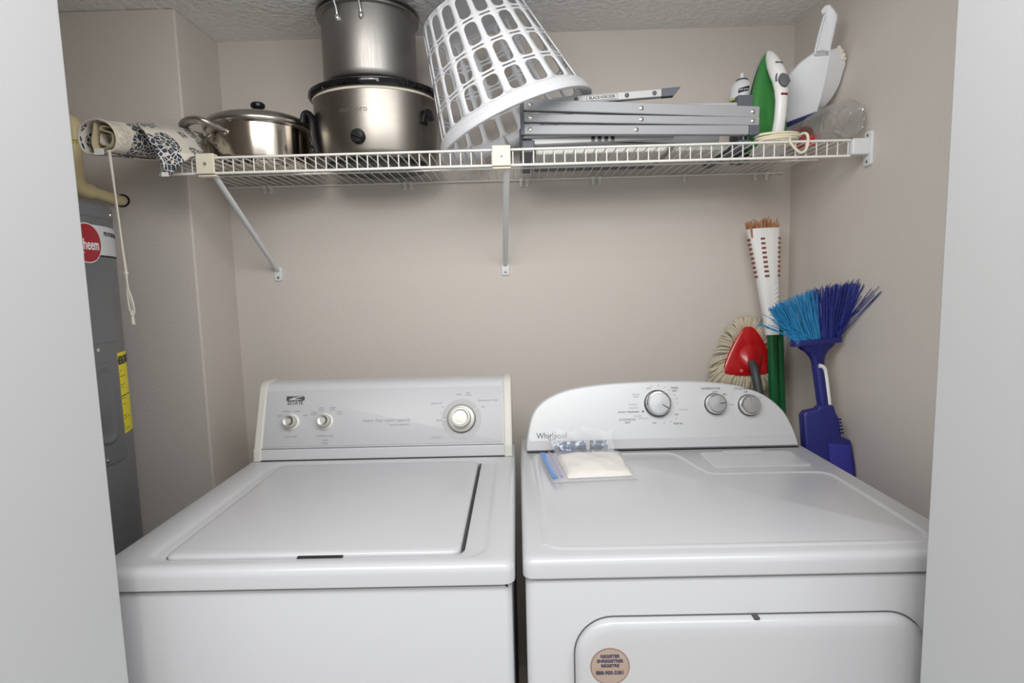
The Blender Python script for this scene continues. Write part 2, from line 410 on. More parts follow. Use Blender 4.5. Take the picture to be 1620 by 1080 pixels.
# ------------------------------------------------------------------ clothes dryer
dr = thing('clothes_dryer', (.38, -.65, 0), 'white clothes dryer on the right with arched control console', 'clothes dryer')
dx0, dx1, dyf, dyb = .0115, .7486, -1.006, -.30
L = lambda i, z, r=.016: rrect(dx0 + i, dx1 - i, dyf + i, dyb - i, r, z, 6)
g = G().loft([L(.004, .03), L(.004, .868), L(.007, .8745), L(.013, .8770), L(.05, .8770)])
cab = obj('cabinet', g, white_m, dr)
g = G().box(dx0 + .012, dx1 - .012, dyf + .012, dyb - .012, .870, .885); obj('seam', g, dark_m, dr, smooth=False)
for fx in (dx0 + .06, dx1 - .06):
    for fy in (dyf + .06, dyb - .06):
        obj('foot', G().lathe([(.022, 0), (.022, .012), (.012, .014), (.012, .035)], 16, Matrix.Translation((fx, fy, 0)), cap0=True, cap1=True), black_m, dr)
g = G().loft([L(.008, .8795), L(.002, .8795), L(0, .882), L(0, .902), L(.0012, .9075), L(.005, .912), L(.011, ZT)])
def ridge(path, wd, h, closed=False):
    P = path; lo = []; n = len(P)
    for i in range(n):
        a = P[(i - 1) % n] if (closed or i) else P[i]; b = P[(i + 1) % n] if (closed or i < n - 1) else P[i]
        t = (b - a).normalized(); nn = Vector((-t.y, t.x, 0))
        lo.append([P[i] + nn * wd * u + Vector((0, 0, h * (1 - u * u) - .0002)) for u in (-1, -.7, -.35, 0, .35, .7, 1)])
    if closed: lo.append(lo[0])
    g.loft(lo, False, False, False)
pth = [(.052, -.49), (.052, -.70), (.052, -.930), (.058, -.955), (.085, -.968), (.25, -.970), (.45, -.970), (.66, -.968), (.690, -.955), (.700, -.92), (.702, -.80), (.702, -.68), (.698, -.648), (.672, -.630), (.58, -.628), (.46, -.628), (.437, -.615), (.425, -.58), (.410, -.51), (.395, -.478), (.36, -.470), (.22, -.470), (.07, -.470)]
ridge([Vector((x, y, ZT)) for x, y in [(p.x, p.y) for p in spline([(a, b, 0) for a, b in pth], 5, True)]], .008, .0022, True)
obj('top_panel', g, white_m, dr)
g = G(); R1 = lambda i, z: rrect(.462 + i, .690 - i, -.590 + i, -.474 - i, .012, z, 4)
g.loft([R1(0, .9135), R1(0, .9150), R1(.002, .9160), R1(.006, .9164)]); ll = obj('lint_screen_lid', g, white_m, dr)
g = G(); g.box(.520, .620, -.500, -.4745, .9162, .9185); obj('finger_pull', g, white_m, ll, bevel=.0012)
# front door
g = G(); X = frame((0, dyf + .0035, 0), (1, 0, 0), (0, 0, 1))
DR = lambda i, z: rrect(.0935 + i, .657 - i, .17 + i, .812 - i, .062, z, 10)
g.loft([DR(0, 0), DR(0, .009), DR(.002, .0125), DR(.006, .0155), DR(.013, .0170), DR(.03, .0175)], X=X)
door = obj('door', g, white_m, dr)
g = G(); g.prism([(p[0], p[1]) for p in rrect(.0915, .659, .168, .8145, .064, 0, 10)], .0008, frame((0, dyf + .0042, 0), (1, 0, 0), (0, 0, 1))); obj('door_gap', g, mat('grey_gap', lin(92, 92, 92), .7), dr, smooth=False)
g = G().box(.378, .387, dyf - .010, dyf + .002, .8110, .8150); obj('door_catch', g, printdark_m, door, bevel=.001)
X = frame((.1475, dyf - .01405, .7395), (1, 0, 0), (0, 0, 1))
st_m = mat('copper_sticker', lin(172, 155, 143), .4, metal=.1, vary=.12, vscale=25)
g = G().lathe([(.0315, 0), (.0315, .0004)], 48, X, cap0=True, cap1=True); stk = obj('registration_sticker', g, mat('brown_sticker_rim', lin(146, 112, 100), .4), door); stk['label'] = 'round copper coloured sticker with lettering'
g = G().lathe([(.0297, .0003), (.0297, .0007)], 48, X, cap0=True, cap1=True); obj('sticker_face', g, st_m, stk)
sp_m = mat('navy_print', lin(58, 54, 82), .5)
for s, y, sz, sx in (('REGISTER', .0175, .0075, .95), ('ENREGISTRER', .0095, .0072, .95), ('REGISTRE', .0015, .0072, .95), ('888-900-3381', -.0105, .0088, .92)):
    text(s, sz, X @ Matrix.Translation((0, y, .0009)), sp_m, stk, 'sticker_lettering', sx=sx, bold=.00022)
g = G().box(-.0265, .0265, -.0045, -.0038, .0006, .0010, X); obj('sticker_line', g, mat('sticker_orange', lin(190, 140, 90), .5), stk, smooth=False)
# arched console
DA, DB = (-.446, .917), (-.392, 1.093)
XD = console_frame(DA, DB)
arch = [(.026, 0), (.027, .024), (.0335, .064), (.043, .095), (.059, .119), (.090, .142), (.144, .162), (.228, .1735), (.311, .1775), (.395, .178), (.477, .1755), (.560, .1665), (.616, .1525), (.663, .129), (.700, .092), (.719, .052), (.728, .018), (.730, 0)]
ap = [(p.x, p.y) for p in spline([(a, b, 0) for a, b in arch], 4)]
g = G(); o = [Vector((a, b, 0)) for a, b in ap]
def lp(i, z, ymin=None):
    q = inset(o, i) if i else [p.copy() for p in o]
    for p in q:
        p.z = z; p.y = max(p.y, -.002 if ymin is None else ymin)
    return q
g.loft([lp(.010, -.105, -.03), lp(.002, -.085, -.02), lp(0, -.012), lp(.0008, -.004), lp(.004, 0)], X=XD)
con = obj('console', g, white_m, dr)
q = [p for p in inset(o, .0065) if p.y > .034]
q = [Vector((q[0].x - .001, .027, 0))] + q + [Vector((q[-1].x + .001, .027, 0))]
g = G().prism([(p.x, p.y) for p in q], .0012, XD @ Matrix.Translation((0, 0, -.0008)))
dp = obj('control_panel', g, silver_m, dr)
g = G().box(.030, .728, -.4478, -.4455, .9145, .9160); obj('base_gap', g, dark_m, con, smooth=False)
PD = XD @ Matrix.Translation((0, 0, .0005))
def dknob(x, y, r, ang, dark):
    X = PD @ Matrix.Translation((x, y, 0))
    k = obj('knob', G().lathe([(r * 1.06, 0), (r * 1.06, .004), (r * 1.0, .006)], 48, X, cap0=True, cap1=True), knobring_m, dr)
    obj('knob_rim', G().lathe([(r * .98, .004), (r * .95, .019), (r * .88, .0215), (r * .80, .0218)], 48, X, cap0=True, cap1=True), chrome_m, k)
    obj('knob_face', G().lathe([(r * .80, .0218), (r * .78, .0224), (.0001, .0230)], 48, X), knob_m, k)
    a = math.radians(ang); R = X @ Matrix.Rotation(a, 4, 'Z')
    obj('pointer', G().box(r * .25, r * .82, -.0011, .0011, .0225, .0236, R), dark, k, smooth=False)
dknob(.374, .117, .0335, -32, printdark_m); dknob(.523, .1125, .0265, 2, printdark_m); dknob(.610, .1075, .0265, 95, mat('mid_grey', lin(130, 132, 136), .4))
text('Whirlpool', .0215, PD @ Matrix.Translation((.0545, .0395, 0)), printdark_m, dp, 'brand_lettering', align='LEFT', sx=.88)
g = G()
sw = spline([(.099, .053, 0), (.104, .046, 0), (.1035, .036, 0), (.096, .030, 0), (.087, .030, 0), (.084, .034, 0)], 6)
g.tube([PD @ Vector((p.x, p.y, .0004)) for p in sw], [.0002 + .0008 * math.sin(PI * i / (len(sw) - 1)) for i in range(len(sw))], 6); obj('brand_swoosh', g, mat('mid_grey', lin(130, 132, 136), .4), dp)
print_set([(s, x, y, sz, mm) for s, x, y, sz, mm in (('TIMED\nDRY', .421, .153, .0075, printdark_m), ('OFF', .353, .157, .0062, printdark_m), ('TEMPERATURE', .515, .153, .0078, printdark_m), ('CYCLE SIGNAL', .601, .151, .0078, printdark_m),
                    ('AUTOMATIC\nDRY', .293, .073, .0075, printdark_m), ('Fluff Air', .424, .064, .0075, printdark_m), ('ENERGY PREFERRED', .297, .0965, .0062, printdark_m), ('OFF', .362, .0665, .0062, printdark_m),
                    ('Wrinkle\nShield', .318, .139, .006, printgrey_m), ('Very Dry', .309, .116, .006, printgrey_m), ('More Dry', .311, .107, .006, printgrey_m), ('Less Dry', .321, .086, .006, printgrey_m),
                    ('Damp Dry', .335, .0795, .006, printgrey_m), ('Touch Up', .440, .100, .006, printgrey_m), ('OFF', .421, .087, .0062, printdark_m), ('LOW', .526, .1445, .0058, printdark_m), ('MED', .551, .137, .0058, printdark_m),
                    ('HIGH', .567, .110, .0058, printgrey_m), ('OFF', .606, .142, .0058, printdark_m), ('ON', .643, .127, .0058, printgrey_m), ('70', .361, .163, .006, printgrey_m), ('60', .379, .164, .005, printgrey_m), ('50', .394, .159, .005, printgrey_m),
                    ('40', .406, .152, .005, printgrey_m), ('30', .420, .139, .005, printgrey_m), ('20', .424, .129, .005, printgrey_m), ('10', .425, .117, .005, printgrey_m), ('40', .419, .0765, .005, printgrey_m), ('30', .405, .070, .005, printgrey_m), ('20', .388, .066, .005, printgrey_m))], PD, dp, 'dial_lettering')
g = G().lathe([(.0024, 0), (.0024, .0004)], 12, PD @ Matrix.Translation((.3345, .0975, 0)), cap0=True, cap1=True); obj('index_dot', g, printdark_m, dp)

# ------------------------------------------------------------------ water heater in the left bay
HC = Vector((-1.135, -.63)); HR = .225
hsteel = mat('grey_tank_enamel', lin(112, 114, 117), .38, metal=.15)
wh = thing('water_heater', (HC.x, HC.y, 0), 'tall grey cylindrical water heater standing in the dark left bay', 'water heater')
HX = Matrix.Translation((HC.x, HC.y, 0))
g = G().lathe([(HR - .01, .02), (HR, .03), (HR, 1.515), (HR - .001, 1.517), (HR - .001, 1.519), (HR + .001, 1.521), (HR + .001, 1.545), (HR - .006, 1.553), (HR - .03, 1.556), (.0001, 1.560)], 96, HX, cap0=True)
obj('tank', g, hsteel, wh)
obj('base_ring', G().lathe([(HR - .02, 0), (HR - .02, .022)], 64, HX, cap0=True, cap1=True), black_m, wh)
def hcyl(deg, z, d=0.0):
    a = math.radians(deg); return Vector((HC.x + (HR + d) * math.cos(a), HC.y + (HR + d) * math.sin(a), z))
def hpatch(a0, a1, z0, z1, d, nseg=24):
    g = G(); lo = []
    for zz in (z0, z1): pass
    A = [a0 + (a1 - a0) * i / nseg for i in range(nseg + 1)]
    g.loft([[hcyl(a, z0, .0002) for a in A], [hcyl(a, z0, d) for a in A], [hcyl(a, z1, d) for a in A], [hcyl(a, z1, .0002) for a in A]], False, False, False)
    return g
bd = obj('label_band', hpatch(-75, 55, 1.437, 1.502, .0008, 40), mat('pale_band', lin(206, 208, 212), .35), wh); bd['label'] = 'pale grey printed band round the tank'
obj('band_edge', hpatch(-75, 55, 1.4335, 1.437, .0008, 40), dark_m, bd, smooth=False)
DEG = math.radians(1) * HR
wrap = lambda a0, z0, d: (lambda p: hcyl(a0 + p.x / DEG, z0 + p.y, d + p.z))
ra, rz = -3.4, 1.4615
def hdisc(r, d, sq=1.0):
    g = G(); lo = [[hcyl(ra + rr * math.cos(2 * PI * j / 48) / DEG, rz + rr * math.sin(2 * PI * j / 48), d) for j in range(48)] for rr in (r, r * .66, r * .33, .0005)]
    return g.loft(lo, False, True)
bg = obj('red_badge', hdisc(.0430, .0012), mat('badge_white', lin(232, 232, 232), .4), wh); bg['label'] = 'round red badge with white lettering'
obj('badge_field', hdisc(.0408, .0018), mat('badge_red', lin(158, 34, 44), .4), bg)
bw = MATS['badge_white']
text('heem', .034, None, bw, bg, 'badge_lettering', align='LEFT', wrap=wrap(ra - 3.2, rz - .004, .0022), sx=.60, bold=.0004)
text('R', .062, None, bw, bg, 'badge_lettering', align='RIGHT', wrap=wrap(ra - 2.6, rz - .004, .0022), sx=.62)
text('PROFESSIONAL CLASSIC', .0135, None, printdark_m, bd, 'band_lettering', align='LEFT', wrap=wrap(11, 1.485, .0012), sx=.85)
yl = obj('yellow_energy_label', hpatch(8.6, 29, 1.024, 1.214, .0012), mat('yellow_label', lin(236, 222, 20), .45), wh); yl['label'] = 'yellow energy label with black print'
text('ENERGYGUIDE', .026, None, black_m, yl, 'label_lettering', align='LEFT', wrap=wrap(9.2, 1.195, .0016), sx=.62, bold=.0011)
g = G()
for i in range(22):
    z = 1.172 - i * .0066
    if i in (9,): 
        for v in (hpatch(9.5, 28, z - .0012, z + .0012, .0016, 12),): g.add(v.v, v.f)
    elif i % 5 != 3:
        a1 = 12 + random.random() * 15; v = hpatch(9.5 + (4 if i % 3 == 0 else 0), a1, z - .0006, z + .0006, .0016, 8); g.add(v.v, v.f)
obj('label_print', g, black_m, yl, smooth=False)
# access cover with an oval embossed panel
cv = obj('access_cover', hpatch(-26, 11.5, .970, 1.242, .0035), hsteel, wh)
g = G()
def oval(r, d, ca=-9, cz=1.106, hw=.030, hh=.088):
    pts = []
    for j in range(48):
        a = 2 * PI * j / 48; cx, sy = math.cos(a), math.sin(a)
        px = r * cx * hw; pz = r * sy * hw + (hh - hw) * (1 if sy > 0 else -1 if sy < 0 else 0)
        pts.append(hcyl(ca + px / DEG + 6.5, cz + pz, d))
    return pts
g.loft([oval(1.14, .0036), oval(1.0, .0065), oval(.82, .0070), oval(.70, .0052), oval(.3, .0050)], False, True); obj('embossed_oval', g, hsteel, cv)
g = G()
for i in range(7):
    v = hpatch(-7, -1, 1.045 + i * .007, 1.048 + i * .007, .0062, 6); g.add(v.v, v.f)
obj('vent_ribs', g, hsteel, cv)
for a, z in ((-4.6, 1.229), (-5.4, .981), (24, 1.532)):
    X = frame(hcyl(a, z, .0034 if z < 1.4 else .0008), (-math.sin(math.radians(a)), math.cos(math.radians(a)), 0), (0, 0, 1))
    obj('screw', G().lathe([(.0046, 0), (.0042, .0018), (.0001, .0024)], 14, X), chrome_m, wh)

pp_m = mat('cream_pipe_plastic', lin(222, 204, 158), .4, vary=.06, vscale=14)
pt = thing('discharge_pipe', (-1.15, -.36, 1.62), 'cream plastic pipe with elbow entering the wall above the water heater', 'pipe')
PV = Vector((-1.150, -.345, 0)); z0 = 1.638
g = G().tube([(-1.146, -.345, 1.668), (-1.143, -.345, 1.762)], .0155, 20); vp = obj('riser', g, pp_m, pt)
g = G().tube(spline([(-1.142, -.345, 1.752), (-1.142, -.345, 1.785), (-1.150, -.345, 1.800), (-1.18, -.345, 1.806), (-1.20, -.345, 1.806)], 6), .0205, 20); obj('upper_elbow', g, pp_m, pt)
obj('upper_run', G().tube([(-1.19, -.345, 1.806), (XB - .004, -.345, 1.806)], .0155, 20), pp_m, pt)
g = G().tube(spline([(-1.146, -.345, 1.690), (-1.147, -.345, 1.652), (-1.146, -.336, 1.634), (-1.138, -.306, 1.627)], 6), .0195, 20); obj('lower_elbow', g, pp_m, pt)
g = G().tube([(-1.140, -.312, 1.6285), (-1.128, -.262, 1.6205), (-1.119, -.222, 1.614)], .0152, 20); obj('horizontal_run', g, pp_m, pt)
g = G().lathe([(.0185, 0), (.0180, .0010), (.014, .0012)], 24, frame((-1.112, YRET - .0004, 1.614), (1, 0, 0), (0, 0, 1)), sx=1.25); obj('wall_hole', g, dark_m, pt)
obj('primer_ring', G().tube([(-1.1435, -.345, 1.742), (-1.1434, -.345, 1.752)], .0158, 20), mat('yellow_primer', lin(206, 184, 84), .4), vp)

# ------------------------------------------------------------------ rolled ironing-board cover
def cloth_mat(name, inner=False):
    m = mat(name, lin(222, 214, 200), .85, bump=(260, .25, .002), sheen=.2)
    nt = m.node_tree; p = nt.nodes['Principled BSDF']; tc = nt.nodes.new('ShaderNodeTexCoord')
    N = nt.nodes.new; Lk = nt.links.new
    big = N('ShaderNodeTexVoronoi'); big.inputs['Scale'].default_value = 15.5; big.inputs['Randomness'].default_value = .6
    small = N('ShaderNodeTexVoronoi'); small.feature = 'DISTANCE_TO_EDGE'; small.inputs['Scale'].default_value = 84
    pick = N('ShaderNodeSeparateColor')
    Lk(tc.outputs['Object'], big.inputs['Vector']); Lk(tc.outputs['Object'], small.inputs['Vector']); Lk(big.outputs['Color'], pick.inputs[0])
    inside = N('ShaderNodeMath'); inside.operation = 'LESS_THAN'; inside.inputs[1].default_value = .52; Lk(big.outputs['Distance'], inside.inputs[0])
    petal = N('ShaderNodeMath'); petal.operation = 'GREATER_THAN'; petal.inputs[1].default_value = .075; Lk(small.outputs['Distance'], petal.inputs[0])
    both = N('ShaderNodeMath'); both.operation = 'MULTIPLY'; Lk(inside.outputs[0], both.inputs[0]); Lk(petal.outputs[0], both.inputs[1])
    isb = N('ShaderNodeMath'); isb.operation = 'GREATER_THAN'; isb.inputs[1].default_value = .22; Lk(pick.outputs[0], isb.inputs[0])
    mc = N('ShaderNodeMix'); mc.data_type = 'RGBA'; mc.inputs[6].default_value = lin(204, 196, 178); mc.inputs[7].default_value = lin(44, 58, 82); Lk(isb.outputs[0], mc.inputs[0])
    mx = N('ShaderNodeMix'); mx.data_type = 'RGBA'; mx.inputs[6].default_value = lin(226, 219, 206); Lk(both.outputs[0], mx.inputs[0]); Lk(mc.outputs[2], mx.inputs[7])
    geo = N('ShaderNodeNewGeometry'); back = N('ShaderNodeMix'); back.data_type = 'RGBA'; back.inputs[7].default_value = lin(206, 190, 150)
    Lk(mx.outputs[2], p.inputs['Base Color'])
    return m
cloth_m = cloth_mat('blue_floral_cotton'); plain_m = mat('unprinted_lining', lin(206, 192, 158), .9, bump=(200, .2, .002))
hem_m = mat('cream_binding', lin(226, 218, 202), .85, bump=(300, .3, .001))
A0 = Vector((-.881, -.165, 1.758)); A1 = Vector((-.958, -.510, 1.717))
ax = (A1 - A0).normalized(); sd = Vector((ax.y, -ax.x, 0)).normalized(); uz = ax.cross(sd)
if uz.z < 0: uz = -uz
if sd.x < 0: sd = -sd       # sd points to the right / camera side
tw = thing('ironing_board_cover', ((A0.x + A1.x) / 2, (A0.y + A1.y) / 2, 1.69), 'rolled cream cloth with blue flower pattern hanging over the left end of the shelf', 'cloth')
def roll_sheet(prof, t0, t1, nt=18, seed=1, taper=.0):
    """sweeps a roll profile (list of (side, up) metres) along the roll's axis with soft dents"""
    rr = random.Random(seed); ph = [rr.random() * 6 for _ in range(4)]; g = G(); lo = []
    for i in range(nt + 1):
        t = t0 + (t1 - t0) * i / nt; c = A0.lerp(A1, t); row = []
        for k, (a, b) in enumerate(prof):
            th = math.atan2(b, a); s = 1 + .05 * math.sin(7 * t + ph[0] + 2 * th) + .035 * math.sin(15 * t + ph[1] - 3 * th)
            row.append(c + sd * a * s * (.50 + .46 * min(1, t * 1.15)) + uz * b * s * .90)
        lo.append(row)
    return g.loft(lo, False, False, False)
out_p = [(p.x, p.y) for p in spline([(-.010, -.040, 0), (-.046, -.036, 0), (-.060, -.008, 0), (-.050, .026, 0), (-.018, .041, 0), (.020, .038, 0), (.046, .018, 0), (.052, -.012, 0), (.038, -.034, 0), (.012, -.040, 0)], 6)]
in_p = [(p.x, p.y) for p in spline([(-.012, .040, 0), (-.020, .015, 0), (-.030, -.018, 0), (-.022, -.035, 0), (.004, -.030, 0), (.026, -.018, 0), (.034, .004, 0), (.014, .014, 0), (.000, .020, 0), (.012, .027, 0), (.034, .020, 0)], 6)]
core_p = [(p.x, p.y) for p in spline([(-.010, .012, 0), (-.016, -.012, 0), (.004, -.020, 0), (.020, -.008, 0), (.014, .006, 0)], 6)]
def solid(o, th, off=0):
    s = o.modifiers.new('cloth_thickness', 'SOLIDIFY'); s.thickness = th; s.offset = off
    return o
sheet = solid(obj('rolled_sheet', roll_sheet(out_p, 0, 1.0), cloth_m, tw, fix=False), .003)
solid(obj('inner_fold', roll_sheet(in_p, .1, .985, seed=3), plain_m, tw, fix=False), .003)
solid(obj('core_fold', roll_sheet(core_p, .1, .955, seed=5), cloth_m, tw, fix=False), .003)
g = G(); edge = [A1 + sd * a * .97 + uz * b * .92 for a, b in out_p]; g.tube(edge, .0026, 8); obj('hem', g, hem_m, tw)
# loose flap that drops in front of the shelf end
def flap(rows, name, m):
    g = G(); g.loft([spline(r, 5) for r in rows], False, False, False); return solid(obj(name, g, m, tw, fix=False), .0025)
flap([[(-.893, -.47, 1.757), (-.875, -.4, 1.771), (-.857, -.32, 1.782), (-.857, -.24, 1.792)],
      [(-.862, -.49, 1.733), (-.843, -.43, 1.741), (-.832, -.36, 1.748), (-.842, -.28, 1.756)],
      [(-.847, -.5, 1.711), (-.828, -.45, 1.711), (-.813, -.39, 1.715), (-.818, -.33, 1.727)],
      [(-.831, -.5, 1.685), (-.814, -.46, 1.686), (-.797, -.425, 1.693), (-.786, -.37, 1.702)],
      [(-.827, -.49, 1.657), (-.818, -.465, 1.656), (-.804, -.445, 1.669), (-.792, -.43, 1.682)],
      [(-.823, -.485, 1.635), (-.823, -.465, 1.634), (-.819, -.455, 1.646), (-.811, -.445, 1.66)]], 'hanging_flap', cloth_m)
wt_m = mat('white_cotton_tag', lin(236, 236, 232), .8)
g = G().box(-.956, -.934, -.532, -.530, 1.671, 1.685); obj('tag', g, wt_m, tw)
g = G().box(-.832, -.816, -.487, -.484, 1.627, 1.637); obj('tag', g, wt_m, tw)
cord_m = mat('white_cotton_cord', lin(226, 220, 208), .9, bump=(400, .3, .001))
c0 = Vector((-.932, -.518, 1.684))
g = G()
g.tube(spline([c0, c0 + Vector((.006, 0, -.10)), c0 + Vector((.010, 0, -.20)), c0 + Vector((.013, 0, -.285)), c0 + Vector((.016, 0, -.335)), c0 + Vector((.020, .002, -.368)), c0 + Vector((.0165, .002, -.385)), c0 + Vector((.020, 0, -.402))], 8), .0022, 8)
g.tube(spline([c0 + Vector((.003, 0, 0)), c0 + Vector((.004, .002, -.08)), c0 + Vector((.004, .003, -.15)), c0 + Vector((.010, .003, -.24)), c0 + Vector((.013, .002, -.285)), c0 + Vector((.012, 0, -.33)), c0 + Vector((.014, 0, -.372)), c0 + Vector((.024, 0, -.380)), c0 + Vector((.0225, 0, -.35)), c0 + Vector((.0155, 0, -.325))], 8), .0022, 8)
g.sphere(c0 + Vector((.0125, .001, -.285)), .0052, 12, 8); g.sphere(c0 + Vector((.018, .001, -.382)), .0058, 12, 8, (1, 1, 1.4))
g.tube([c0 + Vector((.018, .001, -.385)), c0 + Vector((.0185, .001, -.408))], [.003, .0045], 8)
dc = obj('drawcord', g, cord_m, tw); dc['label'] = 'knotted white cotton drawcord hanging down'

# ------------------------------------------------------------------ covered pan
DK = SZ + .0022      # top of the shelf wires
PC = Vector((-.715, -.195, DK)); PR = .139
pn = thing('saute_pan', PC, 'wide shiny steel pan with lid and curved loop handle at left of shelf', 'pan')
PXm = Matrix.Translation(PC)
g = G().lathe([(.0001, 0), (PR - .022, 0), (PR - .018, .003), (PR - .015, .010), (PR - .013, .0125), (PR - .004, .0135), (PR - .0015, .018), (PR, .026), (PR, .108), (PR + .004, .112), (PR + .004, .114), (PR - .003, .114), (PR - .003, .03), (.0001, .02)], 96, PXm)
obj('body', g, steel_m, pn)
LXm = Matrix.Translation(PC + Vector((0, 0, .1125))) @ Matrix.Rotation(math.radians(-1.2), 4, 'Y')
g = G().lathe([(PR - .004, -.004), (PR + .004, -.002), (PR + .0085, .003), (PR + .0090, .009), (PR + .006, .016), (PR - .004, .025), (PR - .020, .032), (PR - .050, .041), (PR - .09, .049), (.0001, .053), (.0001, .050), (PR - .05, .038), (PR - .004, .015), (PR - .004, -.004)], 96, LXm)
ld = obj('lid', g, satin_m, pn)
g = G().lathe([(.0001, .051), (.013, .052), (.010, .060), (.012, .066), (.019, .071), (.020, .078), (.016, .083), (.0001, .0845)], 24, LXm); obj('lid_knob', g, black_m, ld)
def loop_handle(parent, ang, zz, reach, half, r, m, name='handle'):
    d = Vector((math.cos(ang), math.sin(ang), 0)); s = Vector((-d.y, d.x, 0)); c = PC + Vector((0, 0, zz))
    a = math.asin(half / PR); e0 = PC + Vector((math.cos(ang - a), math.sin(ang - a), 0)) * PR + Vector((0, 0, zz)); e1 = PC + Vector((math.cos(ang + a), math.sin(ang + a), 0)) * PR + Vector((0, 0, zz))
    pth = spline([e0, e0 + d * .018 + Vector((0, 0, .006)), c + d * (PR + reach * .75) - s * half * .95 + Vector((0, 0, .016)), c + d * (PR + reach) - s * half * .45 + Vector((0, 0, .022)), c + d * (PR + reach) + s * half * .45 + Vector((0, 0, .022)), c + d * (PR + reach * .75) + s * half * .95 + Vector((0, 0, .016)), e1 + d * .018 + Vector((0, 0, .006)), e1], 7)
    n = len(pth); R = [r * (.5 + .75 * math.sin(PI * i / (n - 1)) ** .6) for i in range(n)]
    h = obj(name, G().tube(pth, R, 14, flat=.75), m, parent)
    for e in (e0, e1):
        q = (e - PC); q.z = 0; q.normalize(); X = frame(e - q * .0005, (-q.y, q.x, 0), (0, 0, 1))
        if (X.to_3x3().col[2]).dot(q) < 0: X = frame(e - q * .0005, (q.y, -q.x, 0), (0, 0, 1))
        obj('rivet', G().lathe([(.0085, 0), (.008, .003), (.005, .005), (.0001, .0055)], 16, X), chrome_m, h)
    return h
loop_handle(pn, math.radians(-128), .083, .055, .058, .0102, satin_m)
loop_handle(pn, math.radians(52), .083, .055, .058, .0102, satin_m)

# ------------------------------------------------------------------ slow cooker and the stockpot on it
KC = Vector((-.383, -.172, DK)); KA, KB = .1755, .150
ck = thing('slow_cooker', KC, 'oval steel slow cooker with black lid and black knob on the shelf', 'slow cooker')
KX = Matrix.Translation(KC); ky = KB / KA
g = G().lathe([(.0001, .0), (KA - .040, .0), (KA - .030, .004), (KA - .026, .016)], 96, KX, sy=ky); obj('base', g, black_m, ck)
g = G().lathe([(KA - .026, .014), (KA - .018, .014), (KA - .011, .020), (KA - .007, .034), (KA - .002, .10), (KA, .186), (KA - .004, .188), (KA - .006, .188)], 96, KX, sy=ky); shell = obj('shell', g, brushed_m, ck)
g = G().lathe([(KA - .004, .186), (KA + .0015, .187), (KA + .003, .1905), (KA, .194), (KA - .006, .1945)], 96, KX, sy=ky); obj('rim', g, mat('cream_crock_rim', lin(214, 208, 192), .3), ck)
g = G().lathe([(KA - .008, .192), (KA + .008, .194), (KA + .013, .200), (KA + .0125, .210), (KA + .004, .216), (KA - .020, .219), (.0001, .220)], 96, KX, sy=ky); obj('lid', g, blackglass_m, ck)
def cyl_on(cx, cy, a, b, ang):
    p = Vector((cx + a * math.cos(ang), cy + b * math.sin(ang), 0)); n = Vector((math.cos(ang) / a, math.sin(ang) / b, 0)).normalized(); return p, n
ang = math.radians(-95.5); p, nrm = cyl_on(KC.x, KC.y, KA - .003, KB - .003, ang)
X = frame(p + Vector((0, 0, DK + .064)), (-nrm.y, nrm.x, 0), (0, 0, 1))
if X.to_3x3().col[2].dot(nrm) < 0: X = frame(p + Vector((0, 0, DK + .064)), (nrm.y, -nrm.x, 0), (0, 0, 1))
kn = obj('control_knob', G().lathe([(.0195, -.002), (.0195, .006), (.0170, .010), (.0165, .014), (.0001, .0150)], 32, X), black_m, ck)
g = G(); g.box(-.0155, .0155, -.0045, .0045, .012, .021, X @ Matrix.Rotation(-.5, 4, 'Z')); obj('grip', g, black_m, kn, bevel=.003)
lw = lambda p: (lambda ang: (lambda pn: pn[0] + pn[1] * (.0008 + p.z) + Vector((0, 0, DK + .135 + p.y)))(cyl_on(KC.x, KC.y, KA - .0015, KB - .0015, ang)))(math.radians(-99) + p.x / KA)
text('euro-pro', .0215, None, mat('etched_grey', lin(112, 108, 102), .5, metal=.5), shell, 'etched_lettering', wrap=lw, ext=.0002)
for sgn in (-1, 1):
    xs = KC.x + sgn * .150; hy = -.243
    hp = [(.008, .085), (.012, .128), (.022, .146), (.032, .142), (.036, .120)]
    hp = [(0, .040)] + hp if sgn < 0 else [(0, .112), (.004, .128), (.010, .140), (.015, .138), (.017, .124)]
    pts = spline([(xs + sgn * a_, hy, DK + b_) for a_, b_ in hp], 6)
    g = G(); g.tube(pts, [.010] * len(pts), 12, flat=2.2)
    obj('handle', g, black_m, ck)

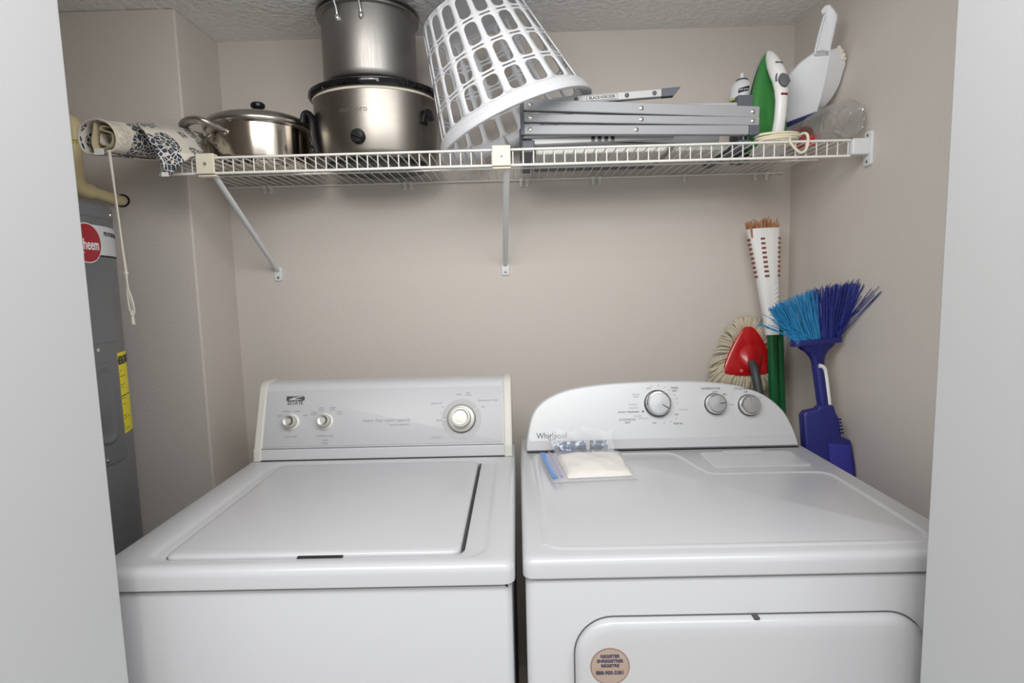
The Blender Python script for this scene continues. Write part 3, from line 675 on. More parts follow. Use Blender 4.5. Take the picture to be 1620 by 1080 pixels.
SC_ = Vector((-.390, -.182, DK + .2205)); SR = .1303
sp = thing('stockpot', SC_, 'tall worn steel stockpot standing on top of the slow cooker', 'pot')
SX_ = Matrix.Translation(SC_)
g = G().lathe([(.0001, 0), (SR - .026, 0), (SR - .012, .0035), (SR - .004, .011), (SR, .024), (SR, .185), (SR + .003, .187), (SR + .0095, .188), (SR + .011, .191), (SR + .0095, .194), (SR + .003, .195), (SR + .002, .20), (SR - .002, .20), (SR - .002, .02), (.0001, .004)], 96, SX_)
obj('body', g, potsteel_m, sp)
g = G().lathe([(SR + .004, .200), (SR + .012, .202), (SR + .0125, .206), (SR + .009, .209), (SR - .01, .212), (SR - .05, .216), (.0001, .219)], 96, SX_); obj('lid', g, potsteel_m, sp)
def pot_handle(ang):
    d = Vector((math.cos(ang), math.sin(ang), 0)); s = Vector((-d.y, d.x, 0)); pts = []
    for k, (o, h, r) in enumerate(((-.033, .148, .002), (-.033, .160, .004), (-.033, .176, .010), (-.034, .196, .022), (-.024, .205, .036), (0, .207, .040), (.024, .205, .036), (.034, .196, .022), (.033, .176, .010), (.033, .160, .004), (.033, .148, .002))):
        rr = math.sqrt(SR * SR - o * o); pts.append(SC_ + d * (rr + r) + s * o + Vector((0, 0, h)))
    h = obj('wire_handle', G().tube(spline(pts, 5), .0038, 10), chrome_m, sp)
    for o in (-.033, .033):
        g = G().sphere(SC_ + d * (math.sqrt(SR * SR - o * o) + .002) + s * o + Vector((0, 0, .152)), .007, 14, 8, (1, 1, 1.5)); obj('lug', g, chrome_m, h)
pot_handle(math.radians(-99)); pot_handle(math.radians(81))

# ------------------------------------------------------------------ laundry basket, upside down and tilted over the ladder end
bk_m = mat('white_basket_plastic', lin(218, 220, 225), .4)
BC = Vector((.022, -.280, 1.770)); ba = Vector((-.396, -.014, 1)).normalized()
BR1, BR2, BL = .2165, .132, .320
be1 = ba.cross(Vector((0, 1, 0))).normalized(); be2 = ba.cross(be1)
bs = tag(bpy.data.objects.new('laundry_basket', None), 'white plastic laundry basket with slotted sides tilted upside down on the shelf', 'basket'); COL.objects.link(bs)
bs.location = (BC.x, BC.y, DK); bs.empty_display_size = .05
def bpt(a, h, d=0.0):
    r = BR1 * .965 + (BR2 - BR1 * .965) * (h / BL) + d
    return BC + ba * h + r * (math.cos(a) * be1 + math.sin(a) * be2)
NCOL = 21
rows = []            # (h0, h1, kind)
h = .036
for k in range(4):
    rows.append((h, h + .0605, 'big')); h += .0605
    rows.append((h, h + .0098, 'slot')); h += .0098
g = G()
def holed_cell(a0, a1, h0, h1, fa, fh, rad):
    """a cell of the wall with one rounded opening"""
    NP = 6
    ca, ch = (a0 + a1) / 2, (h0 + h1) / 2; rm = BR1 * .965 + (BR2 - BR1 * .965) * (ch / BL)
    W2 = (a1 - a0) / 2 * rm; H2 = (h1 - h0) / 2; w2, h2 = W2 * fa, H2 * fh; rad = min(rad, w2 * .95, h2 * .95)
    inn, outp = [], []
    for cx, cy, b0 in ((1, 1, 0), (-1, 1, PI / 2), (-1, -1, PI), (1, -1, 1.5 * PI)):
        for i in range(NP + 1):
            t = b0 + PI / 2 * i / NP
            inn.append((cx * (w2 - rad) + rad * math.cos(t), cy * (h2 - rad) + rad * math.sin(t)))
            u = i / NP
            ox, oy = math.cos(t), math.sin(t); m = max(abs(ox), abs(oy)) 
            e = ((W2 if abs(ox) >= abs(oy) - 1e-9 else abs(ox / oy) * W2), (H2 if abs(oy) >= abs(ox) - 1e-9 else abs(oy / ox) * H2))
            outp.append((math.copysign(e[0], cx), math.copysign(e[1], cy)))
    f = lambda q: bpt(ca + q[0] / W2 * (a1 - a0) / 2, ch + q[1])
    n = len(inn)
    g.loft([[f(q) for q in outp], [f(q) for q in inn]], False, False, True)
for r, (h0, h1, kd) in enumerate(rows):
    for c in range(NCOL):
        a0 = 2 * PI * c / NCOL + .05; a1 = 2 * PI * (c + 1) / NCOL + .05
        if kd == 'big': holed_cell(a0, a1, h0, h1, .70, .94, .0125)
        else: holed_cell(a0, a1, h0, h1, .62, .50, .0026)
A_ = [2 * PI * j / 126 + .05 for j in range(126)]
g.loft([[bpt(a, .0) for a in A_], [bpt(a, .036) for a in A_]], False, False)
g.loft([[bpt(a, h) for a in A_], [bpt(a, BL - .010) for a in A_], [bpt(a, BL - .003, -.004) for a in A_], [bpt(a, BL, -.012) for a in A_]], False, True)
o = obj('slotted_wall', g, bk_m, bs, angle=50); solid(o, .0032)
g = G()
g.loft([[bpt(a, hh, d) for a in A_] for hh, d in ((.002, .001), (-.001, .006), (.000, .0105), (.004, .0125), (.016, .0115), (.0175, .0095), (.019, .0105), (.030, .0085), (.034, .005), (.035, .001))], False, False)
obj('rim_band', g, bk_m, bs)

# ------------------------------------------------------------------ folded step ladder
al_m = mat('grey_painted_aluminium', lin(160, 162, 167), .5, metal=.1)
al2_m = mat('pale_aluminium', lin(186, 187, 188), .45, metal=.15)
cap_m = mat('slate_grey_plastic', lin(92, 97, 106), .5)
step_m = mat('pale_grey_tread', lin(206, 206, 203), .5)
la = thing('step_ladder', (.33, -.22, DK), 'folded grey metal step ladder lying flat on the shelf in front of the basket', 'step ladder')
def rail(p0, p1, hgt, dep, m, parent, name='rail', bev=.003):
    p0, p1 = Vector(p0), Vector(p1); X = frame(p0, p1 - p0, (0, 0, 1)); Lh = (p1 - p0).length
    g = G().box(0, Lh, -hgt / 2, hgt / 2, -dep / 2, dep / 2, X); return obj(name, g, m, parent, bevel=bev)
def rivets(p0, p1, ts, parent, off, m=chrome_m):
    p0, p1 = Vector(p0), Vector(p1)
    for t in ts:
        X = frame(p0.lerp(p1, t) + Vector((0, off, 0)), (1, 0, 0), (0, 0, 1))
        obj('rivet', G().lathe([(.0058, -.001), (.0056, .0012), (.004, .0022), (.0001, .0026)], 16, X), m, parent)
YN, YB = -.372, -.085
FR = [((.040, 1.8015), (.638, 1.7665), .0285), ((.040, 1.7690), (.638, 1.7440), .0215), ((.040, 1.7395), (.612, 1.7235), .0240)]
for y, near in ((YN, True), (YB, False)):
    for k, (a, b, hh) in enumerate(FR):
        r_ = rail((a[0], y, a[1]), (b[0], y, b[1]), hh, .020, al_m, la)
        if near: rivets((a[0], y, a[1]), (b[0], y, b[1]), (.028, .50, .972) if k < 2 else (.028, .50), r_, -.0105, chrome_m)
    g = G().box(.032, .041, y - .0125, y + .0125, 1.7255, 1.8165); obj('end_cap', g, cap_m, la, bevel=.002)
    g = G().box(.612, .638, y - .0115, y + .0115, 1.7105, 1.7345); obj('end_cap', g, cap_m, la, bevel=.002)
# raised label rail with slanted dark tip, pale leg beneath, dark feet
q0, q1 = Vector((.115, YN + .026, 1.8145)), Vector((.398, YN + .026, 1.8290))
lr = rail(q0, q1, .0205, .018, al2_m, la); rivets(q0, q1, (.22, .68, .93), lr, -.0095, cap_m)
X = frame(q1, q1 - q0, (0, 0, 1)); g = G().prism([(0, -.0103), (.030, -.0103), (.048, .0103), (0, .0103)], .019, X @ Matrix.Translation((0, 0, -.0095))); obj('foot', g, cap_m, la, bevel=.001)
XR_ = frame(q0.lerp(q1, .455) + Vector((0, -.0092, 0)), q1 - q0, (0, 0, 1))
g = G().prism([(p[0], p[1]) for p in rrect(-.040, .040, -.0068, .0068, .002)], .0006, XR_); pl = obj('name_plate', g, cap_m, lr)
g = G().prism([(p[0], p[1]) for p in rrect(-.0388, .0388, -.0056, .0056, .0016)], .0009, XR_); obj('plate_field', g, al2_m, pl)
text('BLACK+DECKER', .0096, XR_ @ Matrix.Translation((0, 0, .0011)), black_m, pl, 'plate_lettering', bold=.0003, sx=.95)
rail((.060, YN + .026, 1.7155), (.430, YN + .026, 1.7225), .017, .018, al2_m, la)
rail((.300, YN + .030, 1.7925), (.594, YN + .030, 1.7905), .022, .016, al2_m, la)
g = G().box(.593, .632, YN + .018, YN + .043, 1.784, 1.818); obj('end_cap', g, cap_m, la, bevel=.002)
g = G().box(.034, .068, YN + .012, YB + .01, DK + .0005, DK + .033); obj('cross_foot', g, cap_m, la, bevel=.004)
g = G().box(.595, .628, YN + .014, YB + .01, DK + .0005, DK + .020); obj('cross_foot', g, cap_m, la, bevel=.004)
g = G().box(.070, .420, YN + .040, YN + .200, DK + .0005, DK + .016); st1 = obj('step', g, step_m, la, bevel=.006)
g = G().box(.440, .585, YN + .055, YN + .200, DK + .004, DK + .020); st2 = obj('step', g, step_m, la, bevel=.006)
g = G().box(.075, .440, YN + .205, YB - .012, DK + .0005, DK + .012); st3 = obj('step', g, cap_m, la, bevel=.004)
g = G()
for i in range(7):
    x = .240 + i * .028; g.add([(x, YN + .046, DK + .0162), (x + .014, YN + .046, DK + .0162), (x + .026, YN + .19, DK + .0162), (x + .012, YN + .19, DK + .0162), (x, YN + .046, DK + .0172), (x + .014, YN + .046, DK + .0172), (x + .026, YN + .19, DK + .0172), (x + .012, YN + .19, DK + .0172)], [(0, 3, 2, 1), (4, 5, 6, 7), (0, 1, 5, 4), (1, 2, 6, 5), (2, 3, 7, 6), (3, 0, 4, 7)])
obj('grip_strips', g, black_m, st1, smooth=False)
g = G()
for i in range(4):
    x = .215 + i * .017; g.box(x, x + .009, YN + .0155, YN + .018, 1.7115, 1.7245)
obj('grip_marks', g, black_m, la, smooth=False)

# ------------------------------------------------------------------ aerosol can
AC = Vector((.682, -.150, DK)); AX = Matrix.Translation(AC)
ac = thing('aerosol_can', AC, 'spray can with white cap and dark label behind the ladder end', 'can')
canb_m = mat('starch_can_blue', lin(70, 74, 84), .35); dome_m = mat('white_dotted_cap', lin(226, 229, 233), .4)
obj('can_body', G().lathe([(.0001, 0), (.030, 0), (.0325, .003), (.0325, .172), (.031, .178)], 48, AX), canb_m, ac)
obj('yellow_ring', G().lathe([(.0318, .1745), (.0345, .175), (.0345, .181), (.0325, .183)], 48, AX), mat('lime_ring', lin(206, 204, 110), .4), ac)
dm = obj('dome_cap', G().lathe([(.0342, .181), (.0345, .190), (.033, .205), (.029, .219), (.021, .229), (.0165, .232)], 48, AX), dome_m, ac)
obj('collar', G().lathe([(.0175, .2305), (.0180, .234), (.0150, .237), (.006, .238)], 32, AX), cap_m, ac)
obj('spray_nozzle', G().lathe([(.0062, .236), (.0060, .252), (.0052, .254), (.0001, .2545)], 16, AX), dome_m, ac)
def canw(ang0, z0, rad):
    return lambda p: Vector((AC.x + (rad + p.z) * math.cos(math.radians(ang0) + p.x / rad), AC.y + (rad + p.z) * math.sin(math.radians(ang0) + p.x / rad), AC.z + z0 + p.y))
g = G(); A2 = [math.radians(-128 + 52 * i / 16) for i in range(17)]
slant = lambda a, d: Vector((math.cos(a), math.sin(a), 0))
g.loft([[AC + slant(a, 0) * (.0335 if k else .0352) + Vector((0, 0, zz + .006 * (i / 16))) for i, a in enumerate(A2)] for k, zz in ((0, .190), (1, .203))], False, False, False)
lb = obj('cap_label', g, mat('navy_label', lin(32, 36, 52), .4), ac)
text('best press', .0098, None, dome_m, lb, 'label_lettering', wrap=canw(-101, .2, .0352), ext=.0002, sx=.85)
text('Smooth', .012, None, dome_m, bpy.data.objects['can_body'], 'can_lettering', wrap=canw(-92, .166, .0328), ext=.0002, bold=.0003)

# ------------------------------------------------------------------ steam iron standing on its heel
ig_m = mat('green_iron_plastic', lin(56, 128, 62), .3, coat=.3); iw_m = mat('white_iron_plastic', lin(236, 237, 236), .3)
IH = Vector((.708, -.290, DK))
ir = thing('steam_iron', IH, 'green and white steam iron standing upright on its heel beside the dustpan', 'iron')
# local frame: z up to the tip, x from soleplate (-) to handle (+); turned a little and leaning left
IX = Matrix.Translation(IH) @ Matrix.Rotation(math.radians(-84), 4, 'Z') @ Matrix.Rotation(math.radians(-2), 4, 'X')
def iron_ring(z, xb, xf, hw, e=2.4, n=28):
    out = []
    for j in range(n):
        a = 2 * PI * j / n; c, s = math.cos(a), math.sin(a)
        out.append(Vector(((xb + xf) / 2 + (xf - xb) / 2 * math.copysign(abs(c) ** (2 / e), c), hw * math.copysign(abs(s) ** (2 / e), s), z)))
    return out
def hwz(z): return max(.0015, .056 * (1 - max(0, (z - .03) / .247) ** 2.1) ** .62) if z < .277 else .0015
g = G().loft([iron_ring(z, -.052 + .010 * max(0, z - .2), -.044 + .010 * max(0, z - .2), hwz(z) + .002, 3) for z in (.006, .02, .05, .09, .13, .17, .205, .235, .255, .268, .276)], X=IX)
obj('soleplate', g, chrome_m, ir)
g = G().loft([iron_ring(z, -.0445, xf, hwz(z) * k, 2.6) for z, xf, k in ((.008, -.004, .86), (.018, .002, .94), (.05, -.002, .97), (.09, -.006, .97), (.13, -.010, .97), (.17, -.014, .96), (.205, -.018, .95), (.235, -.024, .93), (.255, -.031, .9), (.270, -.040, .8))], X=IX)
obj('body', g, ig_m, ir)
g = G().loft([[Vector((x, hw * math.cos(2 * PI * j / 20), z + .0)) + Vector((dx * math.sin(2 * PI * j / 20), 0, 0)) for j in range(20)] for z, x, dx, hw in ((.014, .020, .016, .0165), (.04, .028, .0145, .0155), (.08, .036, .013, .0150), (.12, .038, .013, .0155), (.15, .034, .015, .0175), (.175, .026, .018, .020), (.20, .012, .022, .0215), (.225, -.004, .022, .020), (.25, -.020, .018, .0155), (.266, -.030, .012, .010), (.275, -.038, .006, .004))], X=IX)
hd = obj('handle', g, iw_m, ir)
g = G().loft([[Vector((x, hw * math.cos(2 * PI * j / 16), z)) + Vector((dx * math.sin(2 * PI * j / 16), 0, 0)) for j in range(16)] for z, x, dx, hw in ((.0, -.025, .030, .046), (.010, -.012, .036, .044), (.018, -.005, .034, .036), (.03, .012, .02, .016))], X=IX); obj('heel', g, iw_m, ir)
fx = lambda z, x, dz=0: IX @ Matrix.Translation((x, 0, z)) @ Matrix.Rotation(math.radians(90 + dz), 4, 'Y')
g = G().lathe([(.0135, -.004), (.0135, .003), (.0115, .005), (.0001, .006)], 28, fx(.172, .044, -24), sx=1.5); bt = obj('steam_button', g, mat('iron_grey_button', lin(104, 108, 112), .4), hd)
g = G(); tr = [fx(.172, .0445, -24) @ Vector((.030 * math.cos(a), .0185 * math.sin(a), -.004)) for a in [math.radians(90 + i * 180 / 16) for i in range(17)]]; g.tube(tr, .0022, 8); obj('button_trim', g, MATS['iron_grey_button'], hd)
g = G(); g.box(-.002, .002, -.010, .010, -.001, .0012, fx(.226, .0175, -30)); obj('mark', g, MATS['iron_grey_button'], hd)
g = G(); g.box(-.002, .0025, -.0085, .0085, -.002, .0012, fx(.136, .0505, -10)); obj('red_mark', g, mat('dark_red', lin(128, 30, 40), .4), hd)
cord2_m = mat('cream_cable', lin(226, 219, 196), .45)
k0 = Vector((.700, -.366, DK + .0045))
cp = []
for i in range(46):
    a = 2 * PI * i / 15.0; rr = .047 + .004 * math.sin(i * .7)
    cp.append(k0 + Vector((rr * 1.1 * math.cos(a) - .01, rr * .68 * math.sin(a), .003 + .0065 * i / 15)))
cp += [Vector(q) for q in ((.700, -.412, 1.690), (.711, -.4165, 1.668), (.725, -.4175, 1.6565), (.738, -.4165, 1.662), (.745, -.414, 1.682), (.745, -.408, 1.702), (.741, -.390, 1.708), (.735, -.36, 1.700))]
cp = [IX @ Vector((.03, 0, .012)), IX @ Vector((.05, .0, .02))] + cp
obj('power_cord', G().tube(spline(cp, 4), .0034, 8), cord2_m, ir)

# ------------------------------------------------------------------ dustpan leaning in the corner
dpw = mat('white_dustpan_plastic', lin(228, 231, 237), .38); dpb = mat('blue_rubber_lip', lin(30, 44, 104), .5)
DP0 = Vector((.8447, -.262, 1.7904))
dpn = thing('dustpan', DP0, 'white dustpan with hooked handle leaning against the right wall', 'dustpan')
# underside of the pan faces the camera and the left; its near side wall turns towards the right wall
fn = Vector((-.5673, -.7564, -.3256)).normalized(); u = Vector((-.0193, -.383, .9235)).normalized(); v = u.cross(fn).normalized()
DX = Matrix((v, u, fn)).transposed().to_4x4(); DX.translation = DP0
po = [(-.0028, .0064), (.0015, .0632), (.0024, .1045), (.0021, .1359), (-.0006, .1530), (-.0197, .1555), (-.0382, .1501), (-.0676, .1266), (-.0883, .1006), (-.1046, .0738), (-.1209, .0332), (-.1304, -.012), (-.1316, -.048), (-.0853, -.0291)]
g = G().prism(po, .003, DX @ Matrix.Translation((0, 0, -.003)), .001); pb = obj('pan', g, dpw, dpn)
jn = [(.8421, -.3216, 1.9334), (.8433, -.3160, 1.9182), (.8447, -.3033, 1.8864), (.8452, -.2891, 1.8526), (.8441, -.2742, 1.8198), (.8426, -.2625, 1.7953)]
ou = [(.8700, -.3080, 1.9440), (.8940, -.3010, 1.9120), (.8950, -.2890, 1.8890), (.8925, -.2720, 1.8550), (.8770, -.2560, 1.8225), (.8530, -.2430, 1.7970)]
ia = spline(jn, 4); ib = spline(ou, 4)
g = G().loft([[a_, b_, b_ + Vector((-.0005, .0030, .0004)), a_ + Vector((-.0010, .0030, 0))] for a_, b_ in zip(ia, ib)]); obj('side_wall', g, dpw, dpn, angle=50)
# opposite side wall and back wall, seen only from the left or from behind
def edge_wall(path, h0, h1):
    g = G(); n_ = len(path) - 1
    g.loft([[DX @ Vector((a_, b_, 0)), DX @ Vector((a_, b_, -h0 - (h1 - h0) * i / n_)), DX @ Vector((a_ + .0025, b_ - .0015, -h0 - (h1 - h0) * i / n_)), DX @ Vector((a_ + .0025, b_ - .0015, 0))] for i, (a_, b_) in enumerate(path)]); return g
obj('far_side_wall', edge_wall([(-.1316, -.048), (-.1304, -.012), (-.1209, .0332), (-.1046, .0738), (-.0883, .1006), (-.0676, .1266)], .004, .036), dpw, dpn, angle=50)
obj('back_wall', edge_wall([(-.0676, .1266), (-.0382, .1501), (-.0197, .1555), (-.0006, .1530)], .036, .030), dpw, dpn, angle=50)
hq = [(-.0371, .1366), (-.0382, .1501), (-.0344, .1924), (-.0318, .2322), (-.0295, .2385), (-.0345, .2340), (-.0403, .2452), (-.0330, .2555), (-.0227, .2587), (-.0084, .2448), (.0014, .2318), (.0015, .208), (0, .1608), (.003, .1388)]
g = G().prism(hq, .012, DX @ Matrix.Translation((0, 0, -.012)), .003); obj('handle', g, dpw, dpn, bevel=.0015)
g = G().tube([DX @ Vector(q) for q in ((-.0345, .145, .001), (-.0325, .192, .0015), (-.0285, .234, .0015))], .0034, 10); obj('handle_rib', g, dpw, dpn)
lq = [(-.133, -.0498), (-.0851, -.0305), (-.0026, .0050), (-.0028, -.0020), (-.0807, -.0440), (-.1288, -.0640)]
g = G().prism(lq, .0045, DX @ Matrix.Translation((0, 0, -.0042)), .001); lp_ = obj('rubber_lip', g, dpb, dpn); lp_['label'] = 'dark blue rubber lip'
g = G(); rn = random.Random(4)
for i in range(9):
    t_ = i / 8; p = Vector((.872, -.3075, 1.944)).lerp(Vector((.889, -.3025, 1.918)), t_); g.sphere(p + Vector((rn.gauss(0, .002), -.001, rn.gauss(0, .002))), .0042 + rn.random() * .0025, 8, 6, (1, .6, .9))
obj('torn_edge', g, mat('cream_foam', lin(226, 220, 206), .9), dpn)

# ------------------------------------------------------------------ clear plastic jar lying on its side
def film(name, col, alpha, rough=.12, bump=(38, .6, .006)):
    m = mat(name, col, rough, bump=bump); nt = m.node_tree; p = nt.nodes['Principled BSDF']; out = nt.nodes['Material Output']
    tr = nt.nodes.new('ShaderNodeBsdfTransparent'); mx = nt.nodes.new('ShaderNodeMixShader'); mx.inputs[0].default_value = alpha
    nt.links.new(tr.outputs[0], mx.inputs[1]); nt.links.new(p.outputs[0], mx.inputs[2]); nt.links.new(mx.outputs[0], out.inputs['Surface'])
    return m
jar_m = film('wrinkled_clear_plastic', lin(214, 216, 216), .36, .12, (80, .5, .008)); jar_m.node_tree.nodes['Principled BSDF'].inputs['Metallic'].default_value = .75
J0 = Vector((.8475, -.412, DK + .0515)); J1 = Vector((.8270, -.225, DK + .0500)); jd = (J1 - J0).normalized()
jx = frame(J0, Vector((0, 0, 1)).cross(jd), (0, 0, 1)); 
if jx.to_3x3().col[2].dot(jd) < 0: jx = frame(J0, -Vector((0, 0, 1)).cross(jd), (0, 0, 1))
ja = thing('plastic_jar', (J0.x, J0.y, DK), 'clear wrinkled plastic jar lying on its side at the right end of the shelf', 'jar')
JL_ = (J1 - J0).length
prof = [(.0001, .006), (.012, .0055), (.022, .0045), (.030, .004), (.036, .001), (.042, .000), (.0470, .003), (.0495, .010)] + [(.0500, .018 + .009 * i) for i in range(9)] + [(.0490, .110), (.048, .130), (.044, .145), (.040, .156), (.026, .170), (.023, JL_ + .002)]
rn = random.Random(9); ph = [rn.random() * 6 for _ in range(8)]; lo = []
for r_, z_ in prof:
    row = []
    for j in range(72):
        a_ = 2 * PI * j / 72
        w_ = math.sin(5 * a_ + 90 * z_ + ph[0]) * math.sin(3 * a_ - 140 * z_ + ph[1]) + .8 * math.sin(11 * a_ + 60 * z_ + 120 * r_ + ph[2]) * math.sin(7 * a_ - 260 * z_ + ph[3])
        e_ = math.sin(4 * a_ + 300 * r_ + ph[4]) * math.sin(3 * a_ - 210 * r_ + ph[5]) if z_ < .007 and r_ > .001 else 0
        row.append(Vector(((r_ - abs(w_) * .0022 * min(1, r_ / .03)) * math.cos(a_), (r_ - abs(w_) * .0022 * min(1, r_ / .03)) * math.sin(a_), z_ + .0022 * e_)))
    lo.append(row)
g = G().loft(lo, False, False, True, jx)
o = obj('jar_wall', g, jar_m, ja)
red_m = mat('bright_red_plastic', lin(196, 26, 38), .35)
obj('cap', G().lathe([(.0255, JL_ - .013), (.0268, JL_ - .012), (.0268, JL_ + .012), (.024, JL_ + .014), (.0001, JL_ + .0142)], 40, jx), red_m, ja)
g = G().box(.786, .802, -.338, -.334, DK + .003, DK + .026, None)
tb = obj('red_tab', g, red_m, ja, bevel=.002)

# ------------------------------------------------------------------ corn broom, spare pole, string mop, angle broom in the right corner
gp_m = mat('green_painted_pole', lin(14, 96, 52), .35)
cb = thing('corn_broom', (.822, -.22, 0), 'upended broom with white slotted head and green pole in the corner', 'broom')
B0 = Vector((.826, -.20, .0)); B1 = Vector((.8000, -.118, 1.172)); bu = (B1 - B0).normalized()
obj('pole', G().tube([B0, B1 + bu * .02], .0135, 20), gp_m, cb)
bx = Vector((1, 0, 0)); bx = (bx - bu * bx.dot(bu)).normalized(); bz = bx.cross(bu)
BX = Matrix((bx, bu, bz)).transposed().to_4x4(); BX.translation = B1 + Vector((.001, 0, 0))     # local y runs up the head, z to the camera
if BX.to_3x3().col[2].y > 0: BX = Matrix((-bx, bu, -bz)).transposed().to_4x4(); BX.translation = B1 + Vector((.001, 0, 0))
sgx = 1 if BX.to_3x3().col[0].x > 0 else -1
hp = [(0, .0195, .0185), (.03, .0205, .019), (.08, .024, .020), (.13, .029, .021), (.18, .033, .0215), (.24, .0395, .022), (.29, .0455, .0225), (.327, .050, .023)]
def bring(y, hw, hz, th=0):
    n = 40; out = []
    for j in range(n):
        a = 2 * PI * j / n; c, s = math.cos(a), math.sin(a)
        rib = 1 + (.06 if (y > .12 and abs(c) < .35) else 0) * math.cos(a * 0)
        out.append(BX @ Vector(((hw - th) * math.copysign(abs(c) ** .7, c) - sgx * .018 * (y / .327), y, (hz - th) * math.copysign(abs(s) ** .7, s) * rib)))
    return out
g = G().loft([bring(*q) for q in hp] + [bring(q[0], q[1], q[2], .003) for q in reversed(hp)], True, True)
head = obj('head_shell', g, mat('white_broom_plastic', lin(236, 236, 234), .4), cb)
slot_m = mat('red_brown_slot', lin(132, 74, 62), .6)
g = G()
for k in range(9):
    y = .178 + k * .0142
    t = (y - .18) / .147; hw = .033 + .017 * t; cx = -sgx * .018 * (y / .327)
    for ox, ww in ((-.30 * hw, .0062), (.86 * hw, .0042)):
        zz = .0225 if abs(ox) < .5 * hw else .0155
        g.box(cx + sgx * ox - ww, cx + sgx * ox + ww, y, y + .0062, zz - .004, zz + .0022, BX)
    g.box(cx - sgx * hw * 1.02 - .003, cx - sgx * hw * 1.02 + .003, y, y + .006, -.006, .009, BX)
obj('slots', g, slot_m, head, smooth=False)
g = G(); rn = random.Random(11)
for i in range(190):
    x = (rn.random() * 2 - 1); z = (rn.random() * 2 - 1)
    p = Vector((x * .043 - sgx * .018, .300, z * .017)); q = Vector((x * .048 - sgx * .019 + rn.gauss(0, .003), .333 + rn.random() * .024 * (1 + .4 * math.sin(x * 7)), z * .019 + rn.gauss(0, .003)))
    g.tube([BX @ p, BX @ q], [.0016, .0011], 4)
obj('straw_bristles', g, mat('straw', lin(184, 132, 92), .7, vary=.25, vscale=60), cb)
g = G()
for k in range(5):
    y = .085 + k * .013; g.add(*(lambda gg: (gg.v, gg.f))(G().tube([BX @ Vector((-.014, y + .012, .0215)), BX @ Vector((0, y, .0222)), BX @ Vector((.014, y + .012, .0215))], .0014, 6)))
obj('chevron_ribs', g, MATS['white_broom_plastic'], head)

P2a, P2b = Vector((.866, -.165, 0)), Vector((.8325, -.090, 1.240))
gp = thing('green_pole', P2a, 'plain green pole standing behind the white broom head and its pole', 'pole')
obj('shaft', G().tube([P2a, P2b], .0125, 20), gp_m, gp)
obj('end_cap', G().tube([P2b, P2b + (P2b - P2a).normalized() * .012], [.0132, .010], 20), black_m, gp)

mp = thing('string_mop', (.765, -.13, 0), 'red triangular string mop head leaning on the back wall behind the dryer', 'mop')
mo = Vector((.745, -.046, 1.098)); mu = Vector((.02, .18, 1)).normalized(); mr = Vector((1, 0, 0)); mr = (mr - mu * mr.dot(mu)).normalized(); mn = mr.cross(mu)
if mn.y > 0: mn = -mn
MX = Matrix((mr, mu, mn)).transposed().to_4x4(); MX.translation = mo
tri = [(p.x, p.y) for p in spline([(-.072, -.052, 0), (-.058, .000, 0), (-.020, .072, 0), (.000, .092, 0), (.028, .090, 0), (.062, .040, 0), (.084, -.030, 0), (.076, -.056, 0), (.030, -.064, 0), (-.030, -.066, 0)], 5, True)]
g = G().prism(tri, .020, MX, .007); mh = obj('mop_plate', g, mat('glossy_red_plastic', lin(190, 22, 26), .25, coat=.3), mp)
g = G().loft([[MX @ Vector((.012 + w_ * math.cos(2 * PI * j / 20), -.022 + y_ + h_ * math.sin(2 * PI * j / 20), z_)) for j in range(20)] for w_, h_, y_, z_ in ((.040, .050, .012, .018), (.032, .040, .008, .026), (.022, .026, 0, .032), (.016, .018, -.004, .036))]); obj('hub', g, MATS['glossy_red_plastic'], mh)
gm = mat('dark_grey_plastic', lin(70, 72, 76), .4)
g = G().tube([MX @ Vector((.008, -.022, .036)), MX @ Vector((.010, -.044, .052)), MX @ Vector((.013, -.080, .060)), MX @ Vector((.017, -.125, .064))], [.012, .014, .0135, .0125], 16); obj('swivel_socket', g, gm, mp)
e = MX @ Vector((.017, -.123, .064)); g = G().tube([e, Vector((.775, -.22, 0))], .0115, 16); obj('pole', g, gm, mp)
text('O', .011, MX @ Matrix.Translation((-.018, -.049, .0203)), MATS['white_broom_plastic'], mh, 'logo')
g = G(); rn = random.Random(3); nt_ = len(tri)
for i in range(240):
    t = i / 240 * nt_; a = Vector((*tri[int(t) % nt_], 0)); b = Vector((*tri[(int(t) + 1) % nt_], 0)); p = a.lerp(b, t % 1)
    d = (p - Vector((.008, .01, 0))); d.normalize(); d = (d + Vector((rn.gauss(0, .18), rn.gauss(0, .18), 0))).normalized()
    ln = .040 + rn.random() * .016; z0_ = rn.random() * .012 - .004
    s_ = p * .86 + Vector((0, 0, z0_)); pts = [s_, s_ + d * ln * .5 + Vector((0, 0, .006 + rn.random() * .008)), s_ + d * ln * .9 + Vector((0, -.003, .002 + rn.random() * .006)), s_ + d * ln * (.98 + .1 * rn.random()) + Vector((0, -.008, -.004))]
    pts = [MX @ q for q in spline(pts, 3)]
    pts = [Vector((q.x, min(q.y, -.005), q.z)) for q in pts]
    g.tube(pts, .0030 + rn.random() * .0012, 6)
fr = obj('yarn_fringe', g, mat('cream_yarn', lin(206, 196, 174), .95, vary=.2, vscale=90, bump=(500, .4, .001)), mp); fr['kind'] = 'stuff'

